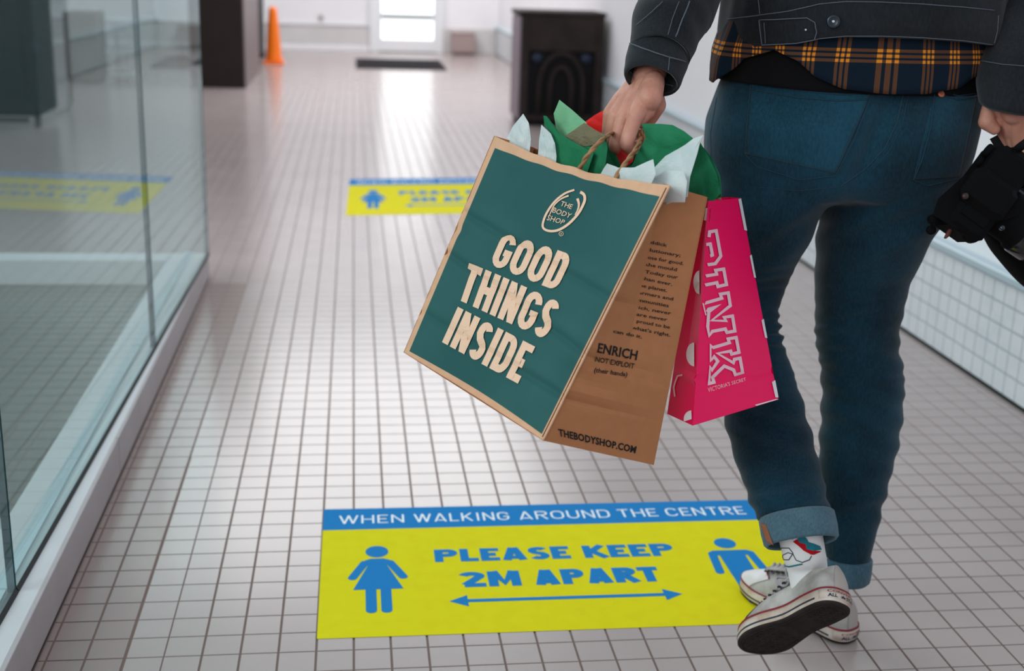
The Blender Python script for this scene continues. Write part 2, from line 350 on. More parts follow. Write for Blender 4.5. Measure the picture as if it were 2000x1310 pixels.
def tissue(name, col, al=.22):
    m = mat(name, col, .75, .2, bump=(120, .5, .002), var=(24, tuple(min(.9, c*1.3+.015) for c in col))); N = m.node_tree.nodes; L = m.node_tree.links
    b = N['Principled BSDF']; tl = N.new('ShaderNodeBsdfTranslucent'); tl.inputs[0].default_value = (*col, 1); mx = N.new('ShaderNodeMixShader'); mx.inputs[0].default_value = .35
    tr = N.new('ShaderNodeBsdfTransparent'); tr.inputs[0].default_value = (*[min(1, c*1.1+.25) for c in col], 1); m2 = N.new('ShaderNodeMixShader'); m2.inputs[0].default_value = al
    L.new(b.outputs[0], mx.inputs[1]); L.new(tl.outputs[0], mx.inputs[2]); L.new(mx.outputs[0], m2.inputs[1]); L.new(tr.outputs[0], m2.inputs[2]); L.new(m2.outputs[0], N['Material Output'].inputs[0]); return m
M_TWHITE = tissue('white_tissue', (.70, .78, .79), .15)
M_TGREEN = tissue('green_tissue', (.02, .235, .105), .14)
M_TLIGHT = tissue('pale_green_tissue', (.28, .58, .36), .22)
M_TRED = tissue('red_tissue', (.85, .030, .028), .12)
M_TBROWN = tissue('green_over_red_tissue', (.23, .20, .12), .15)
M_SKIN = mat('skin', (.50, .215, .155), .5, .35, bump=(260, .4, .0009), var=(45, (.60, .285, .215)), sss=.15)
M_JEANS = denim('blue_denim', (.0018, .0135, .024), (.0065, .046, .075))
M_JLIGHT = denim('denim_inside', (.032, .08, .115), (.09, .17, .22))
M_JACKET = denim('black_denim', (.0045, .0052, .0068), (.016, .019, .024))
M_STITCH = mat('grey_stitching', (.10, .115, .14), .8, .2, bump=(800, .6, .001))
M_JSTITCH = mat('blue_stitching', (.022, .05, .075), .8, .2, bump=(800, .6, .001))
M_COPPER = mat('copper_rivet', (.55, .16, .09), .45, .5, metal=.4, bump=(300, .2, .0005))
M_BUTTON = mat('dark_metal_button', (.035, .045, .055), .3, .6, metal=.7, bump=(300, .2, .0005))
M_BUTDOT = mat('bright_rivet_dot', (.6, .65, .66), .3, .6, metal=.7, bump=(300, .1, .0003))
M_BLACKC = mat('black_cloth', (.006, .006, .007), .9, .1, bump=(300, .3, .001))
M_CAM = mat('black_camera_body', (.0025, .0025, .003), .8, .1, bump=(500, .3, .0005))
M_GLOSSB = mat('gloss_black', (.01, .01, .011), .15, .6, bump=(10, .02, .0005))
M_CANVAS = mat('dirty_white_canvas', (.50, .475, .46), .9, .2, bump=(900, .35, .0006), var=(34, (.31, .28, .265)))
M_FOX = mat('scuffed_white_rubber', (.64, .56, .51), .55, .35, bump=(200, .2, .0006), var=(30, (.46, .33, .26)))
M_CAP = mat('white_rubber_toe', (.72, .70, .70), .45, .4, bump=(200, .1, .0006), var=(30, (.62, .58, .57)))
M_SOLE = mat('dark_outsole', (.020, .0155, .014), .85, .15, bump=(260, .5, .001), var=(40, (.032, .024, .022)))
M_RED = mat('dark_red_stripe', (.22, .018, .03), .5, .3, bump=(200, .1, .0005))
M_NAVY = mat('navy_stripe', (.02, .035, .06), .5, .3, bump=(200, .1, .0005))
M_LACE = mat('grey_lace', (.36, .34, .38), .85, .2, bump=(900, .6, .0006))
M_SOCK = mat('white_sock', (.76, .75, .75), .9, .2, bump=(900, .4, .0006))
M_SRED = mat('red_sock_motif', (.42, .008, .015), .9, .1, bump=(900, .3, .0004))
M_STEAL = mat('teal_sock_motif', (.02, .17, .22), .9, .1, bump=(900, .3, .0004))
M_SCYAN = mat('cyan_sock_motif', (.01, .45, .60), .9, .1, bump=(900, .3, .0004))
M_HAIR = mat('brown_hair', (.03, .02, .014), .6, .3, bump=(200, .8, .003))
M_WFACE = mat('worn_orange_denim', (.30, .12, .07), .9, .1, bump=(500, .5, .001))

# ---------------------------------------------------------------- floor
FY0, FY1 = .9, 15.5; KX = -.497; KY = 4.28; WX = 1.71
floor = mesh_obj('floor', *box(-5.2, WX+.25, FY0-.5, FY1+.2, -.06, -.0013), M_GROUT, kind='structure')
def tile_geo(x, y, g=.0034, gy=.0026, s=T):
    a, c, h = g/2, gy/2, .0005; b, d = a+.0006, c+.0006
    o = [(x+a, y+c, -.004), (x+s-a, y+c, -.004), (x+s-a, y+s-c, -.004), (x+a, y+s-c, -.004)]
    m = [(p[0], p[1], -h) for p in o]; t = [(x+b, y+d, 0), (x+s-b, y+d, 0), (x+s-b, y+s-d, 0), (x+b, y+s-d, 0)]
    v = o+m+t; f = [(8, 9, 10, 11)]
    for i in range(4): j = (i+1) % 4; f += [(i, j, 4+j, 4+i), (4+i, 4+j, 8+j, 8+i)]
    return v, f
def pxof(p):
    q = np.array(p)-CP; w = q@FW; return 1000+FPX*(q@R2)/w, 655-FPX*(q@U2)/w, w
cells = []
for r in range(-14, 257):
    for c in range(-76 if r >= 42 else 0, 37):
        if rr(r+1) > FY1: continue
        cells.append((c, r))
def big(cell):
    x, y = cr(cell[0]), rr(cell[1]); u, v, w = pxof((x+T/2, y+T/2, 0))
    if u < -10 or u > 2010 or v > 1325: return 99
    if 1480 < u < 1620 and 900 < v < 1180: return 98
    if 640 < u < 1480 and 1000 < v < 1225: return 97
    return w
order = sorted(cells, key=big); near = set(order[:300])
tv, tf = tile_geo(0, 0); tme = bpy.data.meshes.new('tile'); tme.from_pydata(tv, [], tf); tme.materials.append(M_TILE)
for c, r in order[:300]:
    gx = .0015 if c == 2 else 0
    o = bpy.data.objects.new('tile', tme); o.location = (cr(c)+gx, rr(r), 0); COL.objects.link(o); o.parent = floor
mb = MB()
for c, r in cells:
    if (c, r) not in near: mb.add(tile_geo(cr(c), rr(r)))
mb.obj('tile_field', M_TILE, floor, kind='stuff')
mb = MB()                      # slivers of tile cut to fit along the kerb
for r in range(-14, 42): mb.add(box(KX+.001, cr(0)-.0012, rr(r)+.0013, rr(r+1)-.0013, -.004, -.0001))
mb.obj('cut_tile_strip', M_TILE, floor, kind='stuff')
for nm, r0, r1, m in (('shaded_tile_field', 9, 41, M_TILE_SHADED), ('grey_tile_field', 5, 9, M_TILE_MID), ('tan_tile_field', -14, 5, M_TILE_TAN)):  # dark rows: the lack of light behind the glass, put into the tile colour
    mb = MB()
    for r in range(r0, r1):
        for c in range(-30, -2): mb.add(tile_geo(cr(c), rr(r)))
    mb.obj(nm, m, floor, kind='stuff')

# ---------------------------------------------------------------- kerb and glass screen (left)
KH = .086
kerb = mesh_obj('trim_1', *box(-.625, KX-.006, FY0-.4, KY, .004, KH, .002), M_KERB, kind='structure')
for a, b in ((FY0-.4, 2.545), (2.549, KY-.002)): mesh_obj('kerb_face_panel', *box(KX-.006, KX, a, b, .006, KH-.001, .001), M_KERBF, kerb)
mesh_obj('shadow_gap', *box(KX-.012, KX-.002, FY0-.4, KY-.01, -.001, .006), M_DARKLINE, kerb)
for a, b in ((FY0-.4, 1.872), (1.876, 3.19), (3.194, KY)): mesh_obj('glass_channel', *box(-.575, -.553, a, b, KH-.002, KH+.006), M_SILL, kerb)
cross = mesh_obj('trim_2', *box(-5.0, -.625, KY-.10, KY, .0, KH, .002), M_KERB, kind='structure')
def gx(y): return -.546 + .018*(y-1.8)
def pane(y0, y1, n):
    x0, x1 = gx(y0), gx(y1); h = 2.3; t = .006
    v = [(x0-t, y0, KH), (x0+t, y0, KH), (x1+t, y1, KH), (x1-t, y1, KH)]; v += [(a, b, h) for a, b, _ in v]
    f = [(0, 3, 2, 1), (4, 5, 6, 7), (0, 1, 5, 4), (1, 2, 6, 5), (2, 3, 7, 6), (3, 0, 4, 7)]
    g = mesh_obj('glass_pane', v, f, M_GLASS, screen)
    for nm, y, x in (('edge_strip', y0, x0), ('edge_strip', y1, x1)):
        s = 1 if y == y0 else -1; e = .0006 if n < 2 or y == y0 else .0003
        mesh_obj(nm, *box(x-t-.0006, x+t+.0006, min(y, y+s*e), max(y, y+s*e), KH, h), M_EDGE if y == y1 or n else M_EDGE, g)
    mesh_obj('seal_line', [(x0+t, y0, KH), (x0+t+.005, y0, KH+.0005), (x1+t+.005, y1, KH+.0005), (x1+t, y1, KH), (x0+t, y0, KH+.008), (x1+t, y1, KH+.008)],
             [(0, 1, 2, 3), (0, 4, 5, 3), (1, 4, 5, 2), (0, 1, 4), (3, 2, 5)], M_DARKLINE, g)
screen = mesh_obj('window_1', *box(-.575, -.53, FY0-.4, KY, 2.3, 2.34, .002), M_FRAME, kind='structure')
pane(FY0-.4, 1.872, 0); pane(1.875, 3.190, 1); pane(3.193, KY-.01, 2)

# ---------------------------------------------------------------- right wall: tiled plinth, sill, upper wall
wr = mesh_obj('wall_right', *box(WX+.03, WX+.2, FY0-.5, FY1+.2, 0, 3.3), M_WALL, kind='structure')
mesh_obj('tile_backing', *box(WX+.004, WX+.03, FY0-.5, FY1, 0, .302), M_WGROUT, wr)
mesh_obj('dark_joint', *box(WX-.002, WX+.006, FY0-.5, FY1, .0, .008), M_DARKLINE, wr)
def wtile(y, z, g=.004):
    a, b = g/2, g/2+.001
    o = [(WX+.006, y+a, z+a), (WX+.006, y+T-a, z+a), (WX+.006, y+T-a, z+.058-a), (WX+.006, y+a, z+.058-a)]
    t = [(WX, y+b, z+b), (WX, y+T-b, z+b), (WX, y+T-b, z+.058-b), (WX, y+b, z+.058-b)]
    f = [(7, 6, 5, 4)]
    for i in range(4): j = (i+1) % 4; f.append((4+i, 4+j, j, i))
    return o+t, f
wme = None; mb = MB(); cnt = 0
for r in range(5):
    for k in range(-12, 226):
        y = rr(k)+.02; z = .008+r*.0585
        u, v, w = pxof((WX, y, z))
        if 1500 < u < 2020 and cnt < 299 and y < 3.9 and y > 2.6:
            if wme is None:
                vv, ff = wtile(0, 0); wme = bpy.data.meshes.new('wall_tile'); wme.from_pydata(vv, [], ff); wme.materials.append(M_WTILE)
            o = bpy.data.objects.new('wall_tile', wme); o.location = (0, y, z); COL.objects.link(o); o.parent = wr; cnt += 1
        else: mb.add(wtile(y, z))
mb.obj('wall_tile_field', M_WTILE, wr, kind='stuff')
mesh_obj('trim_3', *box(WX-.012, WX+.03, FY0-.5, FY1, .302, .326, .004), M_SILL, kind='structure')

# ---------------------------------------------------------------- far wall with glazed door
wf = mesh_obj('wall_far', *box(-5.2, WX+.2, FY1, FY1+.15, 0, 3.3), M_WALL, kind='structure')
zw = atY(620, 48, FY1)[2]
dl, dr = atY(722, 60, FY1)[0], atY(866, 60, FY1)[0]
mesh_obj('wainscot_panel', *box(-5.2, dl, FY1-.02, FY1, 0, zw, .003), M_WAINS, wf)
mesh_obj('wainscot_panel', *box(dr, WX, FY1-.02, FY1, 0, zw, .003), M_WAINS, wf)
mesh_obj('rail', *box(-5.2, dl, FY1-.035, FY1-.018, zw, zw+.02, .003), M_WALL, wf)
mesh_obj('baseboard_far', *box(-5.2, dl, FY1-.035, FY1-.018, 0, .06, .004), M_WALL, kind='structure')
door = mesh_obj('door_1', *box(dl+.04, dr-.04, FY1-.03, FY1-.005, .0, 2.3), M_FRAME, kind='structure')
g0, g1 = atY(745, 60, FY1)[0], atY(846, 60, FY1)[0]; gz = atY(800, 77, FY1-.05)[2]; gb = atY(800, 33, FY1-.05)[2]
for x0, x1 in ((dl, g0-.03), (g1+.03, dr)): mesh_obj('door_jamb', *box(x0, x1, FY1-.07, FY1, 0, 2.35, .004), M_FRAME, door)
mesh_obj('bottom_rail', *box(g0-.03, g1+.03, FY1-.055, FY1-.03, .01, gz, .003), M_FRAME, door)
mesh_obj('cross_bar', *box(g0, g1, FY1-.058, FY1-.038, gb-.03, gb+.03, .004), mat('grey_bar', (.30, .33, .34), .4, bump=(30, .1, .001)), door)
for x0, x1 in ((g0-.03, g0), (g1, g1+.03)): mesh_obj('stile', *box(x0, x1, FY1-.055, FY1-.03, gz, 2.3, .003), M_FRAME, door)
mesh_obj('pane', *box(g0, g1, FY1-.04, FY1-.032, gz, gb-.018), M_DAY, door)
mesh_obj('pane', *box(g0, g1, FY1-.04, FY1-.032, gb+.018, 2.25), M_DAY, door)
mesh_obj('wall_left', *box(-5.3, -5.2, FY0-.5, FY1+.2, 0, 3.3), M_WALL, kind='structure')
rad = empty('low_cabinet', (1.35, FY1-.2, 0), 'low pinkish-brown cabinet against the far wall right of the glazed door', 'cabinet')
a, b = atY(884, 80, FY1-.3)[0], atY(928, 80, FY1-.3)[0]
zt = atY(905, 62, FY1-.3)[2]; M_RAD = mat('brownish_pink_laminate', (.36, .27, .26), .6, bump=(30, .1, .001))
mesh_obj('cabinet_body', *box(a, b, FY1-.3, FY1-.036, .03, zt-.02, .004), M_RAD, rad)
mesh_obj('cabinet_top', *box(a-.01, b+.01, FY1-.31, FY1-.036, zt-.02, zt, .004), mat('pale_top', (.45, .37, .36), .6, bump=(30, .1, .001)), rad)
mesh_obj('plinth', *box(a+.01, b-.01, FY1-.28, FY1-.04, 0, .03), M_BROWNL, rad)
th = mesh_obj('wall_knob', *loft([ring(atY(627, 33, FY1-.05-.0), (.012*k, 0, 0), (0, 0, .012*k), 14) for k in (.01,)]+[ring(atY(627, 33, FY1-d)+np.array([0, 0, 0]), (r, 0, 0), (0, 0, r), 14) for r, d in ((.02, .05), (.028, .03), (.03, .0))]), mat('grey_knob', (.42, .40, .38), .5, bump=(30, .1, .001)), None, True,
              label='small grey knob on the white far wall left of the glazed door', cat='knob')

# ---------------------------------------------------------------- pillar, panel, cone, mats, bin, cabinet behind glass
pl = mesh_obj('wall_pillar', *box(-1.34, -.905, 10.78, 12.38, .0, 3.1), M_BROWN, kind='structure')
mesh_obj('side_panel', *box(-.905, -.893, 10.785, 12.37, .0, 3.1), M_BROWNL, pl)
bp = empty('display_panel', (-1.05, 13.4, 0), 'tall black panel standing behind the dark brown pillar, beside the orange cone', 'panel')
mesh_obj('board', *box(-1.12, -.985, 12.5, 14.5, .05, 2.6, .006), M_BLACKP, bp)
mesh_obj('foot', *box(-1.2, -.97, 12.6, 12.75, 0, .05, .004), M_BLACKP, bp); mesh_obj('foot', *box(-1.2, -.97, 14.2, 14.35, 0, .05, .004), M_BLACKP, bp)
cn = empty('traffic_cone', (-.82, 13.4, 0), 'tall narrow orange cone on the floor by the black panel', 'cone')
mesh_obj('base_plate', *box(-.925, -.715, 13.30, 13.50, 0, .025, .008), M_ORANGE, cn)
prof = [(.088, .025), (.082, .05), (.072, .2), (.058, .38), (.044, .52), (.040, .55), (.030, .565), (.012, .57)]
mesh_obj('cone_body', *loft([ring((-.82, 13.4, z), (r, 0, 0), (0, r, 0), 28) for r, z in prof]), M_ORANGE, cn, True)
m1 = mesh_obj('door_mat', *box(.02, .945, 13.02, 14.15, .0005, .016, .005), M_MAT, label='black rubber mat on the floor in front of the bright glazed door', cat='mat')
for k in range(9): mesh_obj('mat_rib', *box(.06, .905, 13.1+k*.115, 13.14+k*.115, .0155, .019), M_MAT, m1)
m2 = mesh_obj('door_mat', *box(-1.95, -1.30, 12.6, 13.9, .0005, .016, .005), M_MAT, label='black rubber mat left of the dark brown pillar, seen through the glass', cat='mat')
def litter_bin(x0, x1, y0, y1, h, label):
    t = empty('waste_bin', ((x0+x1)/2, (y0+y1)/2, 0), label, 'bin')
    w = x1-x0; fy = y0
    mesh_obj('bin_body', *box(x0+.005, x1, y0+.03, y1, .035, h-.03, .008), M_BIN, t)
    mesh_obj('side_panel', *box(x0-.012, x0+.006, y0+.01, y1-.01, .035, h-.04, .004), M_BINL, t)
    mesh_obj('lid', *box(x0-.02, x1+.01, y0-.01, y1+.01, h-.03, h, .01), M_BIN, t)
    mesh_obj('kick_plate', *box(x0+.01, x1-.01, y0+.02, y1-.02, 0, .035), M_BINB, t)
    for a, b in ((x0, x0+.055), (x1-.055, x1)): mesh_obj('front_post', *box(a, b, y0, y0+.03, .035, h-.03, .004), M_BIN, t)
    mesh_obj('front_header', *box(x0+.055, x1-.055, y0, y0+.03, h*.66, h-.03, .004), M_BIN, t)
    mesh_obj('front_sill', *box(x0+.055, x1-.055, y0, y0+.03, .035, .075, .004), M_BIN, t)
    mesh_obj('hollow', *box(x0+.055, x1-.055, y0+.022, y0+.031, .075, h*.66), M_BINB, t)
    cx = (x0+x1)/2; zc = .26
    for rx, top in ((.155, h*.64), (.075, h*.52)):
        pts = [(cx-rx, y0+.012, .06), (cx-rx, y0+.012, zc)]+[(cx+rx*math.cos(a), y0+.012, zc+(top-zc)*math.sin(a)) for a in np.linspace(PI, 0, 13)[1:-1]]+[(cx+rx, y0+.012, zc), (cx+rx, y0+.012, .06)]
        mesh_obj('front_arch', *tube(pts, .017, 8), M_BIN, t, True)
    for s in (-1, 1): mesh_obj('slot_liner', *loft([ring((cx+s*.17, y0+.01, h*.60), (.035, 0, 0), (0, 0, .03), 16), ring((cx+s*.17, y0+.02, h*.60), (.04, 0, 0), (0, 0, .035), 16)]), M_BLUE, t, True)
    return t
litter_bin(1.125, 1.695, 8.6, 9.05, .765, 'dark brown bin with an arched front against the right wall')
cb = empty('cabinet', (-2.2, 11.0, 0), 'beige upright cabinet seen through the glass screen at the left', 'cabinet')
zt = atY(160, 24, 10.9)[2]
mesh_obj('cabinet_body', *box(-2.36, -2.10, 10.9, 11.3, .03, zt, .006), M_BEIGE, cb); mesh_obj('plinth', *box(-2.34, -2.12, 10.92, 11.28, 0, .03), M_BINB, cb)
mesh_obj('door_leaf', *box(-2.345, -2.115, 10.888, 10.902, .05, zt-.02, .004), M_BEIGE, cb)
xr = empty('open_shelf', (-2.0, 11.6, 0), 'pale open rack beside the beige cabinet behind the glass', 'shelf')
for x in (-2.06, -1.88):
    for y in (11.1, 11.5): mesh_obj('post', *box(x, x+.02, y, y+.02, 0, .52), M_FRAME, xr)
for z in (.05, .24, .40, .5): mesh_obj('shelf_board', *box(-2.07, -1.85, 11.09, 11.53, z, z+.02, .003), M_FRAME, xr)
dk = empty('bin_reflection_block', (-2.6, 8.3, 0), 'large dark grey-green block on legs added behind the glass for the bin reflection', 'unit')  # added block standing for the bin's reflection in the glass screen
M_UNIT = mat('dark_teal_reflection', (.008, .022, .027), .6, .2, bump=(30, .1, .001), var=(4, (.012, .028, .034)))
mesh_obj('unit_body', *box(-3.1, -1.93, 8.1, 8.6, .07, 1.5, .01), M_UNIT, dk)
for x in (-3.08, -2.72, -2.36, -1.97): mesh_obj('leg', *box(x, x+.035, 8.12, 8.155, 0, .07, .003), M_UNIT, dk)
mesh_obj('lower_rail', *box(-3.08, -2.0, 8.11, 8.14, .03, .06, .003), M_UNIT, dk)
for k in range(4): mesh_obj('front_panel', *box(-3.08+k*.275, -2.825+k*.275, 8.085, 8.101, .20, 1.46, .004), M_UNIT, dk)

# ---------------------------------------------------------------- floor stickers
def sticker(o, ex, ey, label, full=True):
    """o = lower-left corner in tile units, ex/ey = one art unit along and across"""
    o, ex, ey = map(np.array, (o, ex, ey)); Wd, Hd = 14.85, 8.43
    def w(z): return lambda p: (lambda q: (cr(q[0]), rr(q[1]), z))(o+ex*p[0]+ey*p[1])
    c = w(0)((Wd/2, Hd/2)); t = empty('floor_sticker', (c[0], c[1], 0), label, 'floor sticker')
    def slab(name, x0, x1, y0, y1, z0, z1, m):
        v = [w(z)(p) for z in (z0, z1) for p in ((x0, y0), (x1, y0), (x1, y1), (x0, y1))]
        mesh_obj(name, v, [(0, 3, 2, 1), (4, 5, 6, 7), (0, 1, 5, 4), (1, 2, 6, 5), (2, 3, 7, 6), (3, 0, 4, 7)], m, t)
    slab('yellow_base', 0, Wd, 0, 6.80, .0003, .0008, M_YEL); slab('blue_banner', 0, Wd, 6.80, Hd, .0003, .0008, M_SBLUE)
    idm = lambda p: p
    def bx(x0, x1, y0, y1): return lambda p: (x0+(x1-x0)*p[0], y0+(y1-y0)*p[1])
    for wd_, xa, xb in (('WHEN', .53, 2.66), ('WALKING', 3.0, 6.18), ('AROUND', 6.52, 9.62), ('THE', 9.92, 11.27), ('CENTRE', 11.58, 14.35)):
        wd = word(wd_, .10, .26, aspect=(xb-xa)/.62, penx=.105); decal('banner_word', [(wd[0], wd[1], bx(xa, xb, 7.25, 7.87))], w(.0011), M_SWHITE, t)
    for wd_, xa, xb, ya, yb in (('PLEASE', 3.50, 7.78, 4.33, 5.19), ('KEEP', 8.22, 11.15, 4.33, 5.19), ('2M', 4.13, 6.0, 2.66, 3.62), ('APART', 6.42, 10.3, 2.66, 3.62)):
        wd = word(wd_, .25, .10, aspect=(xb-xa)/(yb-ya), penx=.31); decal('lettering_word', [(wd[0], wd[1], bx(xa, xb, ya, yb))], w(.0011), M_SBLUE, t)
    ar = ([(0, .0), (.55, .34), (.55, .09), (6.4, .09), (6.4, .34), (6.95, 0), (6.4, -.34), (6.4, -.09), (.55, -.09), (.55, -.34)], [(0, 1, 9), (2, 3, 7, 8), (4, 5, 6)])
    decal('arrow', [(ar[0], ar[1], lambda p: (3.75+p[0], 1.84+p[1]))], w(.0011), M_SBLUE, t)
    disc = (arc(0, 0, 1, 1, 0, 345, 23), [tuple(range(24))])
    def rod(x0, y0, x1, y1, r, ry=None):
        d = math.hypot(x1-x0, y1-y0); ux, uy = (x1-x0)/d, (y1-y0)/d; a = math.degrees(math.atan2(uy, ux))
        v = arc(x1, y1, r, r, a-90, a+90, 8)+arc(x0, y0, r, r, a+90, a+270, 8); return v, [tuple(range(len(v)))], idm
    wx = 1.72
    W_ = [(disc[0], disc[1], lambda p: (wx+.36*p[0], 5.16+.40*p[1])), rod(wx-.38, 4.42, wx-.76, 3.45, .14), rod(wx+.38, 4.42, wx+.76, 3.45, .14),
          ([(wx-.38, 4.58), (wx-.2, 4.68), (wx+.2, 4.68), (wx+.38, 4.58), (wx+.30, 4.2), (wx+.74, 2.70), (wx-.74, 2.70), (wx-.30, 4.2)], [tuple(range(7, -1, -1))], idm),
          rod(wx-.22, 2.8, wx-.22, 1.45, .16), rod(wx+.22, 2.8, wx+.22, 1.45, .16)]
    decal('woman_pictogram', W_, w(.0011), M_SBLUE, t)
    mx = 12.95
    Mn = [(disc[0], disc[1], lambda p: (mx+.36*p[0], 5.10+.37*p[1])), rod(mx-.62, 4.38, mx-.72, 3.15, .14), rod(mx+.62, 4.38, mx+.72, 3.15, .14), rod(mx-.5, 4.42, mx+.5, 4.42, .18),
          ([(mx-.42, 4.5), (mx+.42, 4.5), (mx+.40, 2.9), (mx-.40, 2.9)], [(3, 2, 1, 0)], idm), rod(mx-.22, 3.2, mx-.22, 1.25, .17), rod(mx+.22, 3.2, mx+.22, 1.25, .17)]
    decal('man_pictogram', Mn, w(.0011), M_SBLUE, t)
sticker((7.0, .62), (1, 0), (0, 1), 'large yellow and blue distance sticker on the tiles beside the walking feet')
sticker((7.44, 59.7), (1.145, .143), (.03, 1.85), 'yellow and blue distance sticker farther up the corridor, half hidden by the brown bag')

# ---------------------------------------------------------------- brown paper bag
BD = dict(TL=1.7163, TR=1.4599, BR=1.4853, BL=1.7359, TRb=1.5620, BRb=1.6059)
def front(s, t, off=0):
    """point on the front panel, s left..right, t top..bottom"""
    TL, TR, BR, BL = (965, 265), (1308, 362), (1060, 860), (788, 688)
    u = (TL[0]*(1-s)+TR[0]*s)*(1-t)+(BL[0]*(1-s)+BR[0]*s)*t; v = (TL[1]*(1-s)+TR[1]*s)*(1-t)+(BL[1]*(1-s)+BR[1]*s)*t
    sag = 17*math.sin(PI*s)*(1-t)**3; v += sag; u -= 4*math.sin(PI*s)*(1-t)**3
    v += (1-t)**6*1.6*math.sin(s*37)*math.sin(PI*s); u -= 2.5*math.exp(-((t-.43)/.02)**2)*(1-s)**8*-1
    D = (BD['TL']*(1-s)+BD['TR']*s)*(1-t)+(BD['BL']*(1-s)+BD['BR']*s)*t
    c = 0
    for t0, amp, sl, wd in ((.40, .0045, .10, .016), (.60, .0050, .13, .014), (.82, .0060, .02, .014)):
        d = t-(t0+sl*(s-.5)); c += 1.25*amp*(math.exp(-(d/wd)**2)-.55*math.exp(-((d+.035)/.03)**2))*(.5+.5*s if t0 > .7 else 1)
    c += .007*math.sin(PI*s)*(1-t)**2 + .0015*math.sin(9*s+4*t)*math.sin(7*t)*math.sin(PI*s)
    for s0, t0 in ((.97, .755),): c += .010*math.exp(-((s-s0)/.07)**2-((t-t0)/.05)**2)
    return atD(u, v, D+c-off)
NS, NT = 100, 130
bag = empty('paper_bag', None, 'large brown and dark green paper shopping bag hanging from the left hand', 'bag')
EMP.append((bag, tuple(front(.6, .98)+np.array([.08, .04, -.01]))))
def grid(fn, s0, s1, t0, t1, ns, nt):
    v = [fn(s0+(s1-s0)*i/ns, t0+(t1-t0)*j/nt) for j in range(nt+1) for i in range(ns+1)]
    f = [(j*(ns+1)+i, (j+1)*(ns+1)+i, (j+1)*(ns+1)+i+1, j*(ns+1)+i+1) for j in range(nt) for i in range(ns)]; return v, f
def solid(o, th): m = o.modifiers.new('thickness', 'SOLIDIFY'); m.thickness = th; m.offset = -1; return o
solid(mesh_obj('front_panel', *grid(front, 0, 1, 0, 1, NS, NT), M_KRAFT, bag, True), .0012)
def gshape(s, t): return front(.030+.945*s, .046-.012*math.sin(PI*s)+.936*t, .0009)
mesh_obj('green_print', *grid(gshape, 0, 1, 0, 1, NS, NT), M_TEAL, bag, True)
P = {k: atD(*uv, BD[k]) for k, uv in dict(TL=(965, 265), TR=(1308, 362), BR=(1060, 860), BL=(788, 688), TRb=(1382, 385), BRb=(1277, 908)).items()}
P['TLb'] = P['TL']+(P['TRb']-P['TR'])*.9; P['BLb'] = P['BL']+(P['BRb']-P['BR'])
def lerp(a, b, t): return a*(1-t)+b*t
cin = P['TL']-P['TR']; cin /= np.linalg.norm(cin)
def gus(s, t):
    a = front(1, t)-0; b = lerp(P['TRb'], P['BRb'], t); m = (a+b)/2
    d = .046*max(0, 1-t/.74)**.8; m = m+cin*d
    p = lerp(a, m, s*2) if s < .5 else lerp(m, b, s*2-1)
    if t > .7: p = p - cin*.004*math.sin(PI*min(1, s))*(1-t)/.3
    return p
def gusl(s, t):
    a = front(0, t); b = lerp(P['TLb'], P['BLb'], t); m = (a+b)/2; m = m-cin*.046*max(0, 1-t/.74)
    return lerp(a, m, s*2) if s < .5 else lerp(m, b, s*2-1)
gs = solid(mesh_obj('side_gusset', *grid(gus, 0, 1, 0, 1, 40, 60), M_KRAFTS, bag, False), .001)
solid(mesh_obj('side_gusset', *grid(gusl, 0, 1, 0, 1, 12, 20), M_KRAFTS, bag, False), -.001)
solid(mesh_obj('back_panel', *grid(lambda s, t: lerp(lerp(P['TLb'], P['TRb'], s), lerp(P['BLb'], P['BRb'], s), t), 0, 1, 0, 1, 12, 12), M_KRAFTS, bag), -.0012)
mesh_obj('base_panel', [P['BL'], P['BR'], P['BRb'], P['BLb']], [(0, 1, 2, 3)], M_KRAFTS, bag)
edge = [front(1.0, t, .0016) for t in np.linspace(0, 1, 60)]; mesh_obj('folded_edge', *tube(edge, .0016, 6), M_KRAFT, bag, True)
edge = [front(.988, t, .0012) for t in np.linspace(.01, .99, 60)]; mesh_obj('fold_line', *tube(edge, .0006, 5), mat('dark_fold', (.12, .05, .03), .9, bump=(100, .1, .001)), bag, True)
# slogan, mapped with the picture of the panel's own grid
FB = BVHTree.FromPolygons([tuple(v) for v in grid(front, 0, 1, 0, 1, NS, NT)[0]], grid(front, 0, 1, 0, 1, NS, NT)[1])
def onfront(p): return cast(FB, p[0], p[1], .0022)
def subdiv(vf, n=1):
    V = [tuple(map(float, p)) for p in vf[0]]; F = []
    for q in vf[1]:
        if len(q) == 4:
            a, b, c, d = [np.array(V[i]) for i in q]; k = max(1, int(max(np.linalg.norm(a-b), np.linalg.norm(c-d))*n)); base = len(V)
            for i in range(k+1): V.append(tuple(lerp(a, b, i/k))); V.append(tuple(lerp(d, c, i/k)))
            for i in range(k): F.append((base+2*i, base+2*i+2, base+2*i+3, base+2*i+1))
        else: F.append(q)
    return V, F
SW = dict(CW); SW.update({'I': .36, 'M': 1.25})
w1 = subdiv(word('GOOD', .185, .12, SW, aspect=142/66, penx=.19), 8); w2 = subdiv(word('THINGS', .185, .16, SW, aspect=196/74, penx=.175), 8); w3 = subdiv(word('INSIDE', .185, .16, SW, aspect=168/75, penx=.17), 8)
decal('slogan_lettering', [(w1[0], w1[1], quadmap([(986, 454), (1121, 500), (1089, 569), (958, 518)])), (w2[0], w2[1], quadmap([(919, 513), (1100, 593), (1067, 664), (895, 585)])), (w3[0], w3[1], quadmap([(897, 600), (1048, 678), (1014, 750), (866, 669)]))], onfront, M_PEACH, bag)
def c1(x, y): return (780+x/3.541, 250+y/3.541)
arts = []
